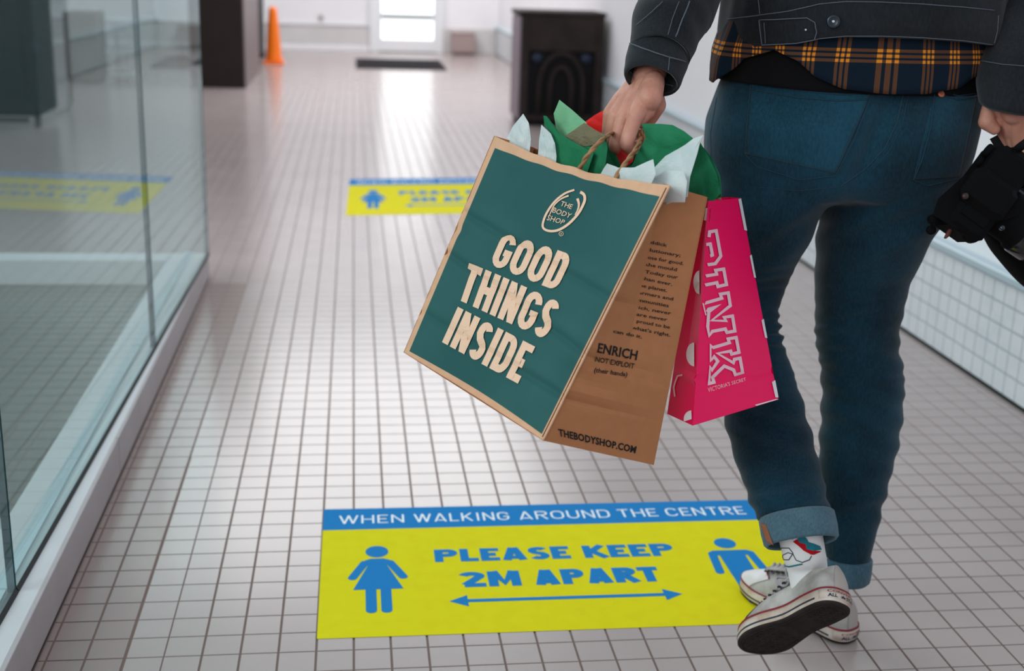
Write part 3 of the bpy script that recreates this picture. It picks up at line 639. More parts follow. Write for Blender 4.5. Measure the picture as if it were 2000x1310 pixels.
def stroke(pts, w0, w1=None, wm=None):
    n = len(pts); P_ = [np.array(c1(*p)) for p in pts]; V = []
    Q = []   # smooth
    for i in range(n-1):
        p0, p1, p2, p3 = P_[max(i-1, 0)], P_[i], P_[i+1], P_[min(i+2, n-1)]
        for k in range(6):
            t = k/6; Q.append(.5*((2*p1)+(-p0+p2)*t+(2*p0-5*p1+4*p2-p3)*t*t+(-p0+3*p1-3*p2+p3)*t**3))
    Q.append(P_[-1]); m = len(Q)
    for i, q in enumerate(Q):
        d = Q[min(i+1, m-1)]-Q[max(i-1, 0)]; d /= np.linalg.norm(d)+1e-9; nn = np.array([-d[1], d[0]])
        s = i/(m-1); w = (w0+(w1-w0)*s)/3.541/2; V += [q+nn*w, q-nn*w]
    arts.append((V, [(2*i, 2*i+2, 2*i+3, 2*i+1) for i in range(m-1)], lambda p: p))
stroke([(1218, 432), (1150, 458), (1080, 515), (1025, 595), (1000, 665), (1008, 700), (1050, 716), (1110, 708), (1180, 665), (1245, 595), (1285, 520), (1290, 480), (1278, 458), (1258, 448)], 13, 20)
stroke([(1178, 472), (1130, 492), (1085, 530), (1060, 575), (1045, 610)], 12, 5); stroke([(1240, 492), (1250, 530), (1242, 570), (1222, 605)], 20, 5)
stroke([(1128+15*math.cos(a), 735+15*math.sin(a)) for a in np.linspace(0, 2*PI, 9)], 3, 3)
for s, q in (('THE', [(1132, 508), (1212, 536), (1198, 566), (1118, 540)]), ('BODY', [(1078, 552), (1205, 598), (1186, 628), (1062, 586)]), ('SHOP', [(1040, 604), (1158, 642), (1140, 672), (1026, 640)]), ('R', [(1125, 728), (1134, 731), (1131, 744), (1122, 741)])):
    fm = fit01(font_mesh(s, .004)); arts.append((fm[0], fm[1], quadmap([c1(*p) for p in q])))
decal('logo', arts, onfront, M_PEACH, bag)
# printed text on the gusset
GB = BVHTree.FromPolygons([tuple(v) for v in grid(gus, .5, 1, 0, .76, 40, 60)[0]], grid(gus, .5, 1, 0, .76, 40, 60)[1])
GB2 = BVHTree.FromPolygons([tuple(v) for v in grid(gus, 0, 1, 0, 1, 40, 60)[0]], grid(gus, 0, 1, 0, 1, 40, 60)[1])
def c3(x, y): return (1130+x/2.673, 360+y/2.673)
LN = [('oddick', 352, 288, 460, 309), ('olutionary;', 345, 328, 530, 362), ('urpose for good.', 312, 362, 545, 404), ('en the mould', 300, 398, 510, 436), ('ays. Today our', 275, 434, 516, 476), ('er than ever.', 282, 470, 486, 512),
      ('nd the planet.', 258, 504, 459, 545), ('our farmers and', 232, 538, 491, 589), ('ing communities', 212, 574, 468, 624), ("cts enrich, never", 190, 612, 480, 663), ('es and are never', 182, 646, 460, 697), ('We are proud to be', 178, 680, 474, 736),
      ("in for what's right.", 172, 716, 476, 777), ('can do it.', 178, 755, 328, 787)]
arts = []
def textline(s, x0, y0, x1, y1, h=22, bold=.012, slant=-.18, cap=1.0):
    fm = font_mesh(s, bold); v = np.array(fm[0]); w = v[:, 0].max()-v[:, 0].min(); v = np.stack([(v[:, 0]-v[:, 0].min())/w, v[:, 1]/.70], 1)
    a = np.array(c3(x0, y0+h)); b = np.array(c3(x1, y1+h)); up = np.array([h*-slant, -h])/2.673
    arts.append((v, fm[1], lambda p, a=a, b=b, up=up: a+(b-a)*p[0]+up*p[1]))
for l in LN: textline(*l, h=17)
textline('ENRICH', 94, 826, 300, 868, h=48, bold=.02); textline('NOT EXPLOIT', 84, 896, 286, 934, h=28, bold=.012); textline('(their hands)', 78, 955, 250, 980, h=24, bold=.012)
decal('printed_paragraph', arts, lambda p: cast(GB2, p[0], p[1], .0008) if p[1] > 640 else cast(GB, p[0], p[1], .0008), M_INK, bag)
fm = fit01(font_mesh('THEBODYSHOP.COM', .028, 1.05)); decal('web_address', [(fm[0], fm[1], quadmap([(1089, 836), (1243, 871), (1240, 885), (1091, 851)]))], lambda p: cast(GB2, p[0], p[1], .0008), M_INK, bag)

# ---------------------------------------------------------------- person
RB = 1.86
person_parts = []
def Rg(uL, uR, v, Y, ry, e=2.2, n=40, tilt=0):
    a, b = atY(uL, v, Y), atY(uR, v, Y); c = (a+b)/2; ax = (b-a)/2; ax[2] = 0
    return ring(c, ax, (0, ry*math.cos(tilt), ry*math.sin(tilt)), n, e)
pelvis = loft([Rg(1414, 1904, 155, 1.86, .094, 2.5), Rg(1404, 1910, 182, 1.86, .104, 2.5), Rg(1384, 1900, 240, 1.86, .120, 2.5), Rg(1380, 1888, 290, 1.86, .125, 2.4), Rg(1384, 1870, 345, 1.86, .121, 2.3), Rg(1396, 1850, 372, 1.862, .112, 2.2), Rg(1420, 1820, 388, 1.865, .07, 2.2)])
leg1 = loft([Rg(1392, 1600, 300, 1.865, .108), Rg(1386, 1606, 385, 1.865, .114), Rg(1388, 1578, 440, 1.868, .103), Rg(1390, 1551, 495, 1.875, .090), Rg(1394, 1530, 547, 1.885, .072), Rg(1392, 1514, 595, 1.885, .066),
             Rg(1394, 1518, 646, 1.875, .064, tilt=-.3), Rg(1402, 1528, 690, 1.85, .062, tilt=-.5), Rg(1410, 1546, 740, 1.82, .060, tilt=-.6), Rg(1416, 1566, 800, 1.785, .056, tilt=-.65), Rg(1428, 1583, 860, 1.75, .052, tilt=-.7),
             Rg(1448, 1600, 920, 1.715, .048, tilt=-.7), Rg(1466, 1612, 970, 1.685, .046, tilt=-.7), Rg(1480, 1618, 1010, 1.66, .045, tilt=-.7)])
leg2 = loft([Rg(1620, 1862, 300, 1.865, .108), Rg(1611, 1838, 385, 1.865, .114), Rg(1606, 1799, 470, 1.868, .098), Rg(1598, 1768, 540, 1.875, .078), Rg(1598, 1757, 598, 1.88, .070), Rg(1597, 1748, 640, 1.88, .066), Rg(1599, 1750, 682, 1.88, .064), Rg(1608, 1759, 715, 1.875, .066), Rg(1610, 1758, 790, 1.865, .062),
             Rg(1605, 1750, 860, 1.86, .057), Rg(1601, 1727, 950, 1.85, .052), Rg(1602, 1709, 1025, 1.84, .048), Rg(1608, 1697, 1070, 1.835, .045), Rg(1611, 1693, 1090, 1.835, .044)])
V, F = remesh([pelvis, leg1, leg2], .0042, 14, .5)
V = np.array(V)
# creases: horizontal folds behind the knees, radiating folds under the seat
def pix(V):
    q = V-CP; w = q@FW; return 1000+FPX*(q@R2)/w, 655-FPX*(q@U2)/w
def vnormals(V, F):
    N = np.zeros_like(V); A = np.array([f[:4] if len(f) == 4 else (f[0], f[1], f[2], f[2]) for f in F])
    n = np.cross(V[A[:, 2]]-V[A[:, 0]], V[A[:, 3]]-V[A[:, 1]])
    for k in range(4): np.add.at(N, A[:, k], n)
    return N/(np.linalg.norm(N, axis=1)[:, None]+1e-12)
u, v = pix(V); Nn = vnormals(V, F)
def band(x, c, w): return np.exp(-((x-c)/w)**2)
d = .0042*np.sin(v*.30+.015*u+1.4*np.sin(u*.03+v*.02))*band(v, 640, 75)*(.55+.45*np.sin(u*.021+v*.05))*(u < 1575)
d += .0024*np.sin(v*.17-.02*u+2.2*np.sin(u*.022+v*.023))*(.4+.6*np.sin(v*.05+u*.03)**2)*band(v, 690, 95)*(u >= 1575)
d += .0022*np.sin(v*.11-.05*u+np.sin(u*.02))*band(v, 830, 90)
d += .0030*np.sin(v*.085+.05*u+1.5*np.sin(u*.013))*band(v, 430, 70)
d += .0028*np.sin(v*.13+.03*u)*band(v, 985, 40)
d += .006*band(v, 265, 60)*(band(u, 1560, 90)+.8*band(u, 1810, 60)) - .010*band(u, 1735-(v-200)*.35, 22)*band(v, 290, 90)
V += Nn*d[:, None]
person = empty('person', (.74, 1.8, 0), 'person walking away in black denim jacket, blue jeans and white canvas shoes, holding paper bags', 'person')
jeans = mesh_obj('jeans', V, F, M_JEANS, person, True); JB = bvh(jeans)
def jline(name, pts, r, m, B, par, n=8, off=.0004, k=24):
    P_ = [np.array(p, float) for p in pts]; out = []
    for i in range(len(P_)-1):
        for j in range(k if len(P_) == 2 else max(4, k//2)):
            t = j/(k if len(P_) == 2 else max(4, k//2)); p = lerp(P_[i], P_[i+1], t); c = cast(B, p[0], p[1], off)
            if c is not None: out.append(c)
    c = cast(B, *P_[-1], off)
    if c is not None: out.append(c)
    if len(out) < 2: return None
    o2 = [out[0]]
    for q in out[1:]:
        if np.linalg.norm(q-o2[-1]) < .04 and np.linalg.norm(q-o2[-1]) > 1e-5: o2.append(q)
    return mesh_obj(name, *tube(o2, r, 5), m, par, True)
def patch(name, outline, B, m, par, off=.003, th=.003, n=26):
    """cloth patch laid on a surface inside a picture outline (four corners TL,TR,BR,BL, maybe curved)"""
    q = quadmap(outline); v = [cast(B, *q((i/n, 1-j/n)), off) for j in range(n+1) for i in range(n+1)]
    good = [x is not None for x in v]; v = [x if x is not None else np.zeros(3) for x in v]
    f = [(j*(n+1)+i, (j+1)*(n+1)+i, (j+1)*(n+1)+i+1, j*(n+1)+i+1) for j in range(n) for i in range(n)]
    f = [q for q in f if all(good[i] for i in q)]
    used = sorted({i for q in f for i in q}); mp = {k: i for i, k in enumerate(used)}
    o = mesh_obj(name, [v[i] for i in used], [tuple(mp[i] for i in q) for q in f], m, par, True)
    md = o.modifiers.new('thickness', 'SOLIDIFY'); md.thickness = th; md.offset = 1; return o
M_JEANS2 = denim('blue_denim_pocket', (.0024, .019, .034), (.009, .062, .10))
pk1 = patch('back_pocket', [(1466, 160), (1702, 182), (1632, 338), (1457, 300)], JB, M_JEANS2, person, .0012, -.0015)
pk2 = patch('back_pocket', [(1824, 181), (1908, 186), (1874, 345), (1784, 350)], JB, M_JEANS2, person, .0012, -.0015)
for pts in ([(1467, 162), (1456, 300), (1500, 330), (1560, 352), (1632, 345), (1668, 270), (1702, 182)], [(1472, 168), (1560, 185), (1640, 194), (1700, 186)], [(1470, 178), (1560, 196), (1640, 203), (1694, 197)], [(1661, 200+0), (1648, 300), (1620, 340)]):
    pass
jl = lambda pts, r=.0007, m=M_JSTITCH, par=pk1, off=.0024: jline('stitching', pts, r, m, JB, par, off=off)
jl([(1467, 162), (1456, 300), (1480, 325), (1560, 350), (1631, 342), (1668, 270), (1702, 184)]); jl([(1474, 164), (1560, 178), (1640, 186), (1700, 183)]); jl([(1472, 176), (1560, 192), (1640, 198), (1694, 195)])
jl([(1824, 182), (1816, 250), (1800, 310), (1783, 350), (1810, 362), (1872, 348)], par=pk2); jl([(1826, 183), (1870, 196), (1908, 190)], par=pk2); jl([(1826, 178), (1870, 188), (1908, 183)], par=pk2)
jline('seam', [(1764, 182), (1752, 240), (1728, 290), (1690, 330), (1640, 365)], .0010, M_JSTITCH, JB, jeans, off=.0002)
jline('seam', [(1775, 182), (1762, 244), (1737, 296), (1700, 336)], .0006, M_JSTITCH, JB, jeans, off=.0002)
jline('yoke_seam', [(1640, 365), (1560, 372), (1480, 366)], .0006, M_JSTITCH, JB, jeans, off=.0002)
jline('outer_seam', [(1400, 190), (1388, 260), (1390, 330)], .0007, M_JSTITCH, JB, jeans, off=.0002)
def disc_on(name, B, u, v, r, m, par, off=.001, th=.002, ring_=False):
    p = cast(B, u, v, off); q1 = cast(B, u+4, v, off); q2 = cast(B, u, v+4, off)
    if p is None or q1 is None or q2 is None: return None
    x = q1-p; x /= np.linalg.norm(x); nn = np.cross(x, q2-p); nn /= np.linalg.norm(nn); y = np.cross(nn, x)
    if nn@(CP-p) < 0: nn = -nn
    rs = [(r, 0), (r, th*.7), (r*.85, th), (r*.6, th*.75 if ring_ else th*1.1), (r*.05, th*.8)]
    return mesh_obj(name, *loft([ring(p+nn*h, x*k, y*k, 20) for k, h in rs]), m, par, True)
disc_on('rivet', JB, 1835, 185, .0055, M_COPPER, pk2, .003, .0025)

# turned-up cuffs
def cuff(rings, name='jeans_cuff'):
    o = mesh_obj(name, *loft(rings, (False, False)), M_JLIGHT, person, True); md = o.modifiers.new('thickness', 'SOLIDIFY'); md.thickness = .0035; md.offset = 1; return o
def axring(c, axis, r1, r2, xd=(1, 0, 0), n=36):
    axis = np.array(axis, float); axis /= np.linalg.norm(axis); x = np.array(xd, float); x -= axis*(x@axis); x /= np.linalg.norm(x); y = np.cross(axis, x); return ring(c, x*r1, y*r2, n)
A1a, A1b = atY(1554, 1003, 1.655), atY(1563, 1035, 1.632); ax1 = A1b-A1a; ax1 = np.array([.06, -.62, -.78]); ax1 /= np.linalg.norm(ax1)
r1x = np.linalg.norm(atY(1489, 1020, 1.655)-atY(1620, 1012, 1.655))/2
cuff1c = atY(1556, 1010, 1.655)
cuff([axring(cuff1c+ax1*h, ax1, r1x+e, .046+e, n=40) for h, e in ((-.002, .0), (.0, .002), (.018, .0022), (.034, .001), (.037, -.002))])
A2 = atY(1650, 1092, 1.835); r2x = np.linalg.norm(atY(1612, 1090, 1.835)-atY(1697, 1090, 1.835))/2
ax2 = np.array([-.02, -.10, -1]); ax2 /= np.linalg.norm(ax2)
cuff([axring(A2+ax2*h, ax2, r2x+e, .044+e, n=40) for h, e in ((-.006, .0), (-.003, .003), (.015, .003), (.030, .002), (.033, -.001))])
tag = patch('worn_hem', [(1488, 1022), (1498, 1024), (1512, 1064), (1500, 1058)], bvh(mesh_obj('tmpx', *loft([axring(cuff1c+ax1*h, ax1, r1x+.004, .05, n=40) for h in (-.02, .05)], (False, False)), None)), M_WFACE, person, .001, .002, 8)
tx = bpy.data.objects.get('tmpx'); bpy.data.objects.remove(tx)

# shirt, dark layer standing for the shade below it, jacket
def interp(pts, x):
    xs = [p[0] for p in pts]; ys = [p[1] for p in pts]; return float(np.interp(x, xs, ys))
def skirt(name, m, top, levels, hem, cx, rx, cy, ry, e, par, n=120, wav=None, k=14):
    """tube of cloth; hem: list of (picture u, picture v) for the back, front constant"""
    pts = []
    for u_, v_ in hem:
        p = atY(u_, v_, cy-ry*.93); pts.append((p[0], p[2]))
    rings = []
    for j in range(k+1):
        r = []
        for i in range(n):
            a = 2*PI*i/n; c, s = math.cos(a), math.sin(a); x = math.copysign(abs(c)**(2/e), c); y = math.copysign(abs(s)**(2/e), s)
            X = cx+rx*x; zb = interp(pts, X); t = j/k; z = top*(1-t)+zb*t
            g = 1+(wav(a, t) if wav else 0); ex, ey = levels(t)
            r.append((cx+rx*x*g*ex, cy+ry*y*g*ey, z))
        rings.append(r)
    v, f = loft(rings, (False, False)); o = mesh_obj(name, v, f, m, par, True)
    uv = o.data.uv_layers.new(name='uv'); cum = [2*PI*i/n for i in range(n)]
    for p in o.data.polygons:
        for li in p.loop_indices:
            vi = o.data.loops[li].vertex_index; co = o.data.vertices[vi].co; i = vi % n; k2 = i
            aa = cum[k2]
            if i == 0 and any((o.data.loops[q].vertex_index % n) == n-1 for q in p.loop_indices): aa = 2*PI
            uv.data[li].uv = (aa*.21, co.z)
    md = o.modifiers.new('thickness', 'SOLIDIFY'); md.thickness = .003; md.offset = -1; return o
cxp = (atY(1404, 150, 1.86)[0]+atY(1910, 150, 1.86)[0])/2; rxp = (atY(1910, 150, 1.86)[0]-atY(1404, 150, 1.86)[0])/2
skirt('waist_shade', M_BLACKC, 1.00, lambda t: (.97+.03*t, .93+.07*t), [(1395, 168), (1460, 166), (1560, 176), (1700, 184), (1912, 190)], cxp, rxp-.004, 1.86, .101, 2.5, person)  # black layer added in place of the shade under the lifted shirt hem
M_PLAID = mat('navy_orange_plaid', (.006, .014, .026), .9, .1)
def plaid(m):
    N = m.node_tree.nodes; L = m.node_tree.links; b = N['Principled BSDF']; uvn = N.new('ShaderNodeUVMap'); uvn.uv_map = 'uv'; sp = N.new('ShaderNodeSeparateXYZ'); L.new(uvn.outputs[0], sp.inputs[0])
    def math_(op, a, b_=None):
        n = N.new('ShaderNodeMath'); n.operation = op
        for i, x in enumerate((a, b_)):
            if x is None: continue
            if isinstance(x, (int, float)): n.inputs[i].default_value = x
            else: L.new(x, n.inputs[i])
        return n.outputs[0]
    def lines(coord, period, off, spacing, w):
        t = math_('MODULO', math_('ADD', coord, 10*period+off), period); tot = None
        for k in (-1, 0, 1):
            dd = math_('ABSOLUTE', math_('SUBTRACT', t, period/2+k*spacing)); l = math_('LESS_THAN', dd, w); tot = l if tot is None else math_('ADD', tot, l)
        return tot
    a = lines(sp.outputs[0], .0485, PV, .0072, .0022); c = lines(sp.outputs[1], .082, PH, .0075, .0022)
    bth = math_('MULTIPLY', a, c); s = math_('ADD', math_('MULTIPLY', math_('ADD', a, c), .13), math_('MULTIPLY', bth, .70))
    mx = N.new('ShaderNodeMix'); mx.data_type = 'RGBA'; L.new(s, mx.inputs['Factor']); mx.inputs['A'].default_value = (.0055, .013, .024, 1); mx.inputs['B'].default_value = (.75, .25, .02, 1); L.new(mx.outputs['Result'], b.inputs['Base Color'])
PV, PH = .0, .0
hemS = [(1393, 150), (1400, 178), (1420, 186), (1440, 170), (1470, 118), (1520, 98), (1560, 118), (1590, 150), (1640, 172), (1720, 182), (1800, 182), (1870, 172), (1905, 150)]
PH = .041-atY(1650, 108, 1.745)[2] % .082+.082
plaid(M_PLAID)
def swav(a, t): return .012*math.sin(9*a+2)*t+.008*math.sin(17*a)*t+.05*t*math.exp(-((a-3.32)/.16)**2)
skirt('plaid_shirt', M_PLAID, 1.04, lambda t: (.91+.105*min(1, t*1.3), 1.0+.05*t), hemS, cxp, rxp+.004, 1.86, .108, 2.5, person, 180, swav)
# jacket body
hemJ = [(1412, 106), (1450, 104), (1500, 95), (1560, 86), (1600, 77), (1650, 72), (1720, 73), (1800, 76), (1880, 82), (1942, 90)]
jz = [(p[0], p[2]) for p in (atY(a, b, 1.735) for a, b in hemJ)]
cxj = (atY(1416, 60, 1.86)[0]+atY(1945, 60, 1.86)[0])/2; rxj = (atY(1945, 60, 1.86)[0]-atY(1416, 60, 1.86)[0])/2
rings = []; LV = [(0, 1.0, 1.0), (.02, 1.01, 1.01), (.06, .995, 1.0), (.085, 1.0, 1.03), (.14, 1.02, 1.06), (.22, 1.03, 1.08), (.30, 1.02, 1.05), (.36, .98, .98), (.40, .85, .80), (.43, .5, .62), (.445, .28, .5)]
n = 120
for h, ex, ey in LV:
    r = []
    for i in range(n):
        a = 2*PI*i/n; c, s = math.cos(a), math.sin(a); x = math.copysign(abs(c)**.8, c); y = math.copysign(abs(s)**.8, s); X = cxj+rxj*x
        zb = interp(jz, X); w = max(0, 1-h/.12); g = 1+(.006*math.sin(13*a)+.006*math.sin(23*a+1))*(1 if .03 < h < .35 else .3)
        r.append((cxj+rxj*x*ex*g, 1.86+.129*y*ey*g, zb*w+(.978)*(1-w)+h*.98))
    rings.append(r)
jacket = mesh_obj('jacket', *loft(rings, (False, False)), M_JACKET, person, True)
md = jacket.modifiers.new('thickness', 'SOLIDIFY'); md.thickness = .003; md.offset = 1
KB = bvh(jacket)
def jk(pts, r=.0007, par=jacket, off=.0036, nm='stitching', m=None): return jline(nm, pts, r, m or M_STITCH, KB, par, off=off)
jk([(1424, 104), (1500, 92), (1560, 84), (1600, 75), (1650, 70), (1720, 70), (1800, 73), (1880, 79), (1936, 87)]); jk([(1425, 38), (1484, 30), (1540, 22), (1600, 8), (1650, 3), (1720, 4), (1800, 8), (1880, 14), (1938, 20)], .0008)
jk([(1483, 0), (1486, 28)]); jk([(1946, 30), (1944, 60), (1938, 84)])
tb = patch('waist_tab', [(1486, 38), (1588, 36), (1590, 82), (1490, 87)], KB, M_JACKET, jacket, .0036, -.003, 16)
jk([(1487, 40), (1575, 35), (1590, 44), (1594, 62), (1588, 82), (1492, 87), (1487, 40)], .0008, jacket, .0068); jk([(1497, 45), (1499, 84)], .0006, jacket, .0068)
b1 = disc_on('jacket_button', KB, 1627, 42, .0095, M_BUTTON, person, .0034, .004, True); disc_on('rivet_dot', KB, 1627, 42, .002, M_BUTDOT, b1, .0072, .001); disc_on('rivet_dot', KB, 1573, 57, .0015, M_BUTDOT, jacket, .0066, .001)
# left sleeve (carries the bags)
SL = [(1322, 1400, -20, 1.745), (1250, 1403, 0, 1.735), (1243, 1374, 45, 1.71), (1235, 1352, 85, 1.685), (1231, 1344, 104, 1.672)]
def slv(uL, uR, v, Y, k=1.0, n=36, dv=0):
    a, b = atY(uL, v-dv, Y), atY(uR, v+dv, Y); c = (a+b)/2; r = np.linalg.norm(b-a)/2
    return c, r*k, (b-a)/2/r
shL, shR = np.array([.575, 1.88, 1.33]), np.array([.925, 1.88, 1.33])
def sring(c, x, r, axis, ry=None, n=36, e=2.0): 
    axis = np.array(axis, float)/np.linalg.norm(axis); x = x-axis*(x@axis); x = x/np.linalg.norm(x); y = np.cross(axis, x); return ring(c, x*r, y*(ry or r*.95), n, e)
rows = [(1249, 1404, 0, 1.735), (1245, 1385, 28, 1.72), (1240, 1368, 55, 1.705), (1234, 1354, 82, 1.69)]
rows2 = []
wr_ax = atY(1300, 0, 1.735)-atY(1275, 130, 1.655)
R_ = [sring(shL+np.array([.0, 0, .03]), np.array([1., 0, .3]), .055, (.3, .1, 1)), sring(shL, np.array([1., 0, 0]), .072, (.1, .2, 1)), sring(np.array([.52, 1.86, 1.22]), np.array([1., 0, 0]), .066, (.2, .3, 1)), sring(np.array([.47, 1.81, 1.13]), np.array([1., 0, 0]), .062, (.25, .5, 1))]
for uL, uR, v_, Y, tv in ((1249, 1402, 2, 1.735, .18), (1242, 1384, 32, 1.715, .2), (1237, 1370, 58, 1.70, .22), (1233, 1354, 86, 1.685, .26), (1234, 1346, 108, 1.676, .26)):
    a, b = atY(uL, v_-12, Y), atY(uR, v_+12, Y); c = (a+b)/2; x = b-a; R_.append(sring(c, x/np.linalg.norm(x), np.linalg.norm(x)/2, wr_ax))
def crumple(vf, amp, f, seed, lim=None):
    v = np.array(vf[0], float); n = vnormals(v, [q for q in vf[1] if len(q) == 4]); s = np.sin(v[:, 2]*f+seed+2*np.sin(v[:, 0]*40+seed))*np.sin(v[:, 0]*f*.6+v[:, 1]*f*.5+seed*2); return v+n*(amp*s)[:, None], vf[1]
def densify(rings, k):
    """catmull-rom between rings"""
    out = []; m = len(rings); A = [np.array(r) for r in rings]
    for i in range(m-1):
        p0, p1, p2, p3 = A[max(i-1, 0)], A[i], A[i+1], A[min(i+2, m-1)]
        for j in range(k): t = j/k; out.append(.5*((2*p1)+(-p0+p2)*t+(2*p0-5*p1+4*p2-p3)*t*t+(-p0+3*p1-3*p2+p3)*t**3))
    out.append(A[-1]); return out
sl = mesh_obj('jacket_sleeve', *crumple(loft(densify(R_, 8), (False, False)), .0022, 95, 1), M_JACKET, person, True); md = sl.modifiers.new('thickness', 'SOLIDIFY'); md.thickness = .003; md.offset = 1
def cuffring(tlx, tly, trx, try_, Y, g=0):
    a, b = atY(tlx, tly, Y), atY(trx, try_, Y); c = (a+b)/2; x = b-a; return sring(c, x/np.linalg.norm(x), np.linalg.norm(x)/2+g, wr_ax, np.linalg.norm(x)/2*.8+g)
CR = [cuffring(1232, 84, 1342, 118, 1.686, .0005), cuffring(1231, 90, 1340, 124, 1.682, .0022), cuffring(1227, 112, 1334, 142, 1.672, .002), cuffring(1223, 135, 1326, 165, 1.66, .0018), cuffring(1222, 143, 1323, 173, 1.656, .0)]
cf = mesh_obj('sleeve_cuff', *crumple(loft(densify(CR, 6), (False, False)), .0008, 160, 4), M_JACKET, person, True); md = cf.modifiers.new('thickness', 'SOLIDIFY'); md.thickness = .0035; md.offset = 1
CB = bvh(cf); SB = bvh(sl)
jline('stitching', [(1234, 87), (1255, 97), (1280, 106), (1305, 114), (1335, 121)], .0009, M_STITCH, CB, cf, off=.0038); jline('stitching', [(1224, 141), (1250, 157), (1290, 166), (1318, 171)], .0007, M_STITCH, CB, cf, off=.0038)
jline('cuff_seam', [(1305, 115), (1300, 166)], .0006, M_STITCH, CB, cf, off=.0038); jline('sleeve_seam', [(1345, 4), (1330, 40), (1315, 80), (1308, 104)], .0009, M_STITCH, SB, sl, off=.0034); jline('sleeve_seam', [(1325, 6), (1312, 40), (1300, 80), (1294, 100)], .0005, M_STITCH, SB, sl, off=.0034)
jline('sleeve_seam', [(1295, 6), (1270, 30), (1245, 52)], .0006, M_STITCH, SB, sl, off=.0034)
b2 = disc_on('cuff_button', CB, 1278, 136, .0082, M_BUTTON, person, .0036, .004, True); disc_on('rivet_dot', CB, 1278, 134, .0016, M_BUTDOT, b2, .0078, .001)
# right sleeve
R_ = [sring(shR+np.array([0, 0, .03]), np.array([1., 0, -.3]), .055, (-.3, .1, 1)), sring(shR, np.array([1., 0, 0]), .072, (-.1, .1, 1)), sring(np.array([.985, 1.87, 1.2]), np.array([1., 0, 0]), .066, (-.2, .2, 1)), sring(np.array([1.01, 1.84, 1.10]), np.array([1., 0, 0]), .064, (.0, .4, 1))]
for uL, uR, v_, Y in ((1950, 2110, -10, 1.80), (1938, 2090, 50, 1.78), (1922, 2066, 110, 1.765), (1914, 2050, 160, 1.755), (1914, 2046, 186, 1.75), (1917, 2044, 200, 1.748), (1926, 2040, 207, 1.748)):
    a, b = atY(uL, v_, Y), atY(uR, v_+10, Y); c = (a+b)/2; x = b-a; R_.append(sring(c, x/np.linalg.norm(x), np.linalg.norm(x)/2, (0, -.12, 1)))
sr = mesh_obj('jacket_sleeve', *crumple(loft(densify(R_, 7), (False, False)), .002, 80, 3), M_JACKET, person, True); md = sr.modifiers.new('thickness', 'SOLIDIFY'); md.thickness = .003; md.offset = 1
SRB = bvh(sr); jline('stitching', [(1918, 120), (1960, 127), (2005, 130)], .0006, M_STITCH, SRB, sr, off=.0034)

_d = ray(1580, 1210); _d /= np.linalg.norm(_d); _x = np.cross(_d, U2); _x /= np.linalg.norm(_x); _y = np.cross(_x, _d)
SC1, SC2 = .89, .93
S1 = _x*-.62+_y*-.33+_d*.71; S1 /= np.linalg.norm(S1); N1 = _x*.02+_y*.892+_d*.45; N1 -= S1*(N1@S1); N1 /= np.linalg.norm(N1); Wv1 = np.cross(S1, N1)
toe1 = atD(1455, 1274, 1.975); heel1 = toe1-S1*.262*SC1
heel2 = np.array([.820, 1.768, .0012]); S2 = np.array([-.50, .866, 0]); Wv2 = np.array([.866, .50, 0])
ank1 = heel1+(S1*.088+N1*.085)*SC1; ank2 = heel2+(S2*.075+np.array([0, 0, .085]))*SC2
# hands: metacarpals, finger chains and thumb merged into one skin
def chain(pts, rs): return [capsule(pts[i], pts[i+1], rs[i], rs[i+1]) for i in range(len(pts)-1)]
H = lambda u, v, D: atD(u, v, D)
wristL = H(1266, 150, 1.685)
hl = []
hl += chain([H(1285, 95, 1.72), wristL], [.027, .0215])
hl += chain([H(1250, 158, 1.70), H(1225, 192, 1.69)], [.0165, .015])+chain([H(1276, 160, 1.67), H(1270, 192, 1.645)], [.0155, .0165])
mcp = [H(1193, 222, 1.70), H(1203, 226, 1.683), H(1219, 229, 1.664), H(1241, 228, 1.645)]
for k, (m_, st) in enumerate(zip(mcp, [H(1243, 165, 1.705), H(1252, 165, 1.69), H(1262, 166, 1.675), H(1272, 170, 1.66)])): hl += chain([st, lerp(st, m_, .6), m_], [.0150, .0140, .0112])
hl += chain([mcp[0], H(1188, 262, 1.712), H(1204, 282, 1.726), H(1222, 268, 1.73)], [.0108, .0092, .0086, .0076])
hl += chain([mcp[1], H(1192, 272, 1.692), H(1210, 290, 1.708), H(1230, 276, 1.716)], [.0110, .0096, .0088, .0078])
hl += chain([mcp[2], H(1203, 284, 1.666), H(1213, 291, 1.676), H(1234, 286, 1.70), H(1248, 270, 1.70)], [.0110, .0102, .0098, .0084, .0076])
hl += chain([mcp[3], H(1229, 262, 1.640), H(1224, 281, 1.640), H(1234, 293, 1.655), H(1250, 282, 1.672)], [.0106, .0098, .0098, .0086, .0074])
hl += chain([H(1272, 180, 1.69), H(1282, 205, 1.70), H(1270, 230, 1.715), H(1256, 240, 1.72)], [.0165, .0135, .0105, .0088])
hl += chain([H(1268, 190, 1.655), H(1262, 215, 1.655), H(1248, 232, 1.655)], [.0155, .013, .0105])
hand_l = remesh(hl, .0014, 5, .5)
